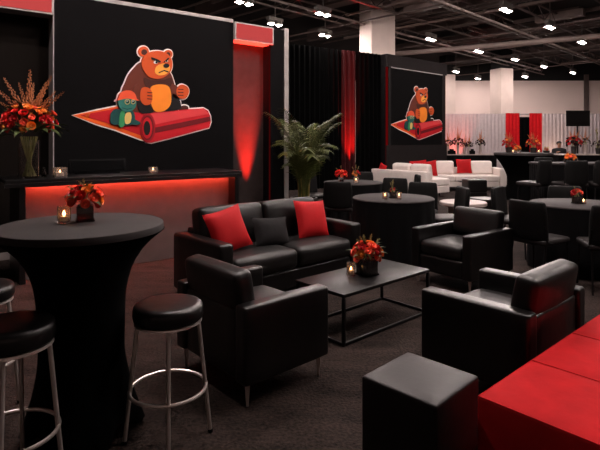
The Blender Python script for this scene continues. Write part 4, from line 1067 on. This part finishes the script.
# right bar
x = (574.5 - 300) / F * 17.1; vase_flowers((x, 17.15, 1.0), 'large spiky red bouquet on the right bar', ('crimson_bloom', 'crimson_bloom', 'dark_bloom'), 0.23, 0.26, 61, [(a, b_, l * 1.15) for a, b_, l in SP], n=30, leaves=24)
x = (586 - 300) / F * 17.1; vase_flowers((x, 17.15, 1.0), 'dark arrangement in a pale vase on the right bar', ('dark_bloom',), 0.16, 0.32, 62, [(0, 0, .5), (180, 30, .34), (0, 30, .34)], vm='white_top', n=10, leaves=18)
x = (599 - 300) / F * 17.1; vase_flowers((x, 17.15, 1.0), 'dark arrangement at the right edge on the right bar', ('dark_bloom',), 0.18, 0.2, 63, [(0, -6, .55)], n=12, leaves=16)

# bartender seated behind the right bar
BXp = (559 - 300) / F * 20.0; BYp = 20.0
person = thing('person', 'person in a dark suit behind the right bar', 'person', (BXp, BYp), 0)
def skin_obj(name, verts, edges, radii, m, sub=2):
    me = bpy.data.meshes.new(name); me.from_pydata(verts, edges, []); me.materials.append(M[m])
    o = bpy.data.objects.new(name, me); COL.objects.link(o)
    bm = bmesh.new(); bm.from_mesh(me); sk = bm.verts.layers.skin.verify()
    bm.verts.ensure_lookup_table()
    for i, v_ in enumerate(bm.verts): v_[sk].radius = (radii[i][0], radii[i][1]); v_[sk].use_root = (i == 0)
    bm.to_mesh(me); bm.free()
    o.modifiers.new('skin', 'SKIN').use_smooth_shade = True
    s_ = o.modifiers.new('sub', 'SUBSURF'); s_.levels = sub; s_.render_levels = sub
    dg = bpy.context.evaluated_depsgraph_get(); me2 = bpy.data.meshes.new_from_object(o.evaluated_get(dg)); bpy.data.objects.remove(o)
    for p_ in me2.polygons: p_.use_smooth = True
    if not me2.materials: me2.materials.append(M[m])
    return me2
sh = 1.10
V = [(0, 0, .56), (0, 0, .76), (0, 0, .98), (0, 0, 1.10), (0, -.01, 1.17), (0, -.02, 1.24), (0, -.02, 1.32), (0, -.015, 1.375)]
E = [(0, 1), (1, 2), (2, 3), (3, 4), (4, 5), (5, 6), (6, 7)]; Rr = [(.16, .12), (.15, .11), (.17, .11), (.12, .09), (.055, .055), (.07, .08), (.078, .095), (.06, .07)]
for s in (-1, 1):
    i = len(V); V += [(s * .19, 0, 1.06), (s * .235, -.02, .83), (s * .20, -.25, .99), (s * .19, -.33, 1.015)]; Rr += [(.065, .065), (.05, .05), (.038, .036), (.03, .018)]
    E += [(3, i), (i, i + 1), (i + 1, i + 2), (i + 2, i + 3)]
    for k in range(4):
        j = len(V); V += [(s * (.165 + .017 * k), -.39, 1.02), (s * (.165 + .017 * k), -.425, 1.012)]; Rr += [(.009, .009), (.008, .008)]; E += [(i + 3, j), (j, j + 1)]
    j = len(V); V += [(s * .155, -.35, 1.02), (s * .148, -.38, 1.018)]; Rr += [(.01, .01), (.009, .009)]; E += [(i + 3, j), (j, j + 1)]
    i = len(V); V += [(s * .1, -.05, .56), (s * .13, -.36, .55), (s * .13, -.33, .27), (s * .13, -.30, .07), (s * .13, -.42, .035)]; Rr += [(.09, .09), (.065, .065), (.055, .06), (.04, .045), (.04, .03)]
    E += [(0, i), (i, i + 1), (i + 1, i + 2), (i + 2, i + 3), (i + 3, i + 4)]
link('body', skin_obj('body', V, E, Rr, 'skin', 1), person)
V = [(0, 0, .58), (0, 0, .78), (0, 0, .98), (0, 0, 1.10), (0, -.005, 1.175)]; E = [(0, 1), (1, 2), (2, 3), (3, 4)]; Rr = [(.22, .17), (.20, .165), (.22, .165), (.16, .14), (.085, .085)]
for s in (-1, 1):
    i = len(V); V += [(s * .195, 0, 1.06), (s * .24, -.02, .83), (s * .203, -.24, .985)]; Rr += [(.105, .105), (.085, .085), (.062, .062)]; E += [(3, i), (i, i + 1), (i + 1, i + 2)]
link('jacket', skin_obj('jacket', V, E, Rr, 'suit', 1), person)
V = [(0, 0, .57)]; E = []; Rr = [(.175, .14)]
for s in (-1, 1):
    i = len(V); V += [(s * .1, -.05, .56), (s * .13, -.36, .55), (s * .13, -.33, .27), (s * .13, -.30, .09)]; Rr += [(.105, .1), (.08, .08), (.068, .072), (.056, .06)]; E += [(0, i), (i, i + 1), (i + 1, i + 2), (i + 2, i + 3)]
link('trousers', skin_obj('trousers', V, E, Rr, 'suit', 1), person)
b = BM(); ball(b, (0, 0.004, 1.345), 0.099, 16, 10, (0.94, 1.05, 0.95))
bmesh.ops.delete(b, geom=[v_ for v_ in b.verts if v_.co.z < 1.335 and v_.co.y < -0.02], context='VERTS'); obj('hair', b, 'hair', person)
b = BM(); lathe(b, [(0.001, 1.28), (0.012, 1.276), (0.02, 1.262), (0.001, 1.255)], 8, cy=-0.112); obj('nose', b, 'skin', person)
for s in (-1, 1):
    b = BM(); ball(b, (s * 0.033, -0.093, 1.303), 0.012, 8, 6, (1, .7, .7)); obj('eye', b, 'hair', person)
t = thing('stool', 'plain dark stool under the person behind the right bar', 'stool', (BXp, BYp), 0)
b = BM(); lathe(b, [(0.001, .40), (.19, .40), (.2, .385), (.19, .36), (0.001, .36)], 24); obj('seat', b, 'chair', t)
for k in range(4):
    a = k * math.pi / 2 + .78; b = BM(); tube(b, [(.13 * math.cos(a), .13 * math.sin(a), .36), (.19 * math.cos(a), .19 * math.sin(a), 0)], .012, 6); obj('leg', b, 'dark_metal', t)

# drapes along the back of the hall
BY_ = 22.5; BZ = 2.64
def bx(px): return (px - 300) / F * BY_
segs = [(425, 462.5, 'white_drape', 'white drape with pink light behind the left bar'), (462.7, 505.6, 'white_drape', 'wide white drape between the pink lit one and the red drape'),
        (505.8, 519.5, 'red_drape', 'left one of two red drapes behind the wide tall table'), (519.7, 529.3, 'drape', 'black drape between the two red drapes'),
        (529.5, 541.8, 'red_drape', 'right one of two red drapes behind the wide tall table'), (542, 579, 'white_drape', 'white drape behind the person and the wall screen'),
        (579.2, 625, 'white_drape', 'white drape at the right edge, right of the screen pole')]
for k, (a, c, m, lab) in enumerate(segs):
    drape((bx(a), BY_), (bx(c), BY_), 0.01, BZ - (0.14 if m == 'drape' else -0.03 if 'red' in m else 0), m, lab, group='drapes along the back of the hall', seed=20 + k, fold=0.16, amp=0.018)
t = thing('backdrop_rail', 'grey pipe frame carrying the white drapes at the back', 'pipe frame', (0, 0), 0)
b = BM(); tube(b, [(bx(425), BY_ + 0.1, BZ - 0.02), (bx(625), BY_ + 0.1, BZ - 0.02)], 0.03, 8); obj('top_pipe', b, 'grey_trim', t)
for px in (430, 490, 541, 600):
    b = BM(); tube(b, [(bx(px), BY_ + 0.1, 0), (bx(px), BY_ + 0.1, BZ - 0.03)], 0.03, 8); obj('upright', b, 'grey_trim', t)
q = (bx(456), BY_ - 0.45); uplight_can(q, 'small uplight at the foot of the pink lit drape')
spot('pink_beam', (q[0], q[1], 0.2), (bx(456), BY_ - 0.05, 1.9), 330, (255, 92, 72), 60, 0.9, 0.03)
q = (bx(552), BY_ - 0.5); uplight_can(q, 'small uplight at the foot of the white drape near the person')
spot('warm_beam', (q[0], q[1], 0.2), (bx(551), BY_ - 0.05, 1.6), 90, (255, 210, 180), 60, 0.9, 0.03)

# wall screen on its pole
tv = thing('display_screen', 'black flat screen on a pole in front of the white drapes', 'screen', ((578 - 300) / F * 20.5, 20.5), 0)
zt, zb = H + 29.5 * 20.5 / F, H + 13.7 * 20.5 / F
b = BM(); box(b, 0, 0, (zt + zb) / 2, 0.96, 0.05, zt - zb, 0.01); obj('casing', b, 'plastic', tv)
b = BM(); box(b, 0, -0.027, (zt + zb) / 2, 0.92, 0.006, zt - zb - 0.04); obj('screen', b, 'screen', tv, False)
b = BM(); tube(b, [(0, 0.05, 0.03), (0, 0.05, zt - 0.2)], 0.03, 10); obj('pole', b, 'dark_metal', tv)
b = BM(); box(b, 0, 0.05, 0.015, 0.7, 0.5, 0.03, 0.006); obj('base', b, 'dark_metal', tv)

# ------------------------------------------------------------------ camera, world
cam = bpy.data.cameras.new('camera'); co = bpy.data.objects.new('camera', cam); COL.objects.link(co)
cam.sensor_fit = 'HORIZONTAL'; cam.sensor_width = 36; cam.lens = 36 * F / 600.0
cam.shift_y = -(225 - YH) / 600.0; cam.clip_end = 200; cam.clip_start = 0.05
co.location = (0, 0, H); co.rotation_euler = (R(90), 0, 0); SC.camera = co
w = bpy.data.worlds.new('world'); SC.world = w; w.use_nodes = True
w.node_tree.nodes['Background'].inputs[0].default_value = (0.9, 0.8, 0.75, 1); w.node_tree.nodes['Background'].inputs[1].default_value = 0.0
SC.view_settings.view_transform = 'Standard'; SC.view_settings.look = 'None'; SC.view_settings.gamma = 1; SC.view_settings.use_curve_mapping = False
SC.view_settings.exposure = 0.0
SC.cycles.use_denoising = True
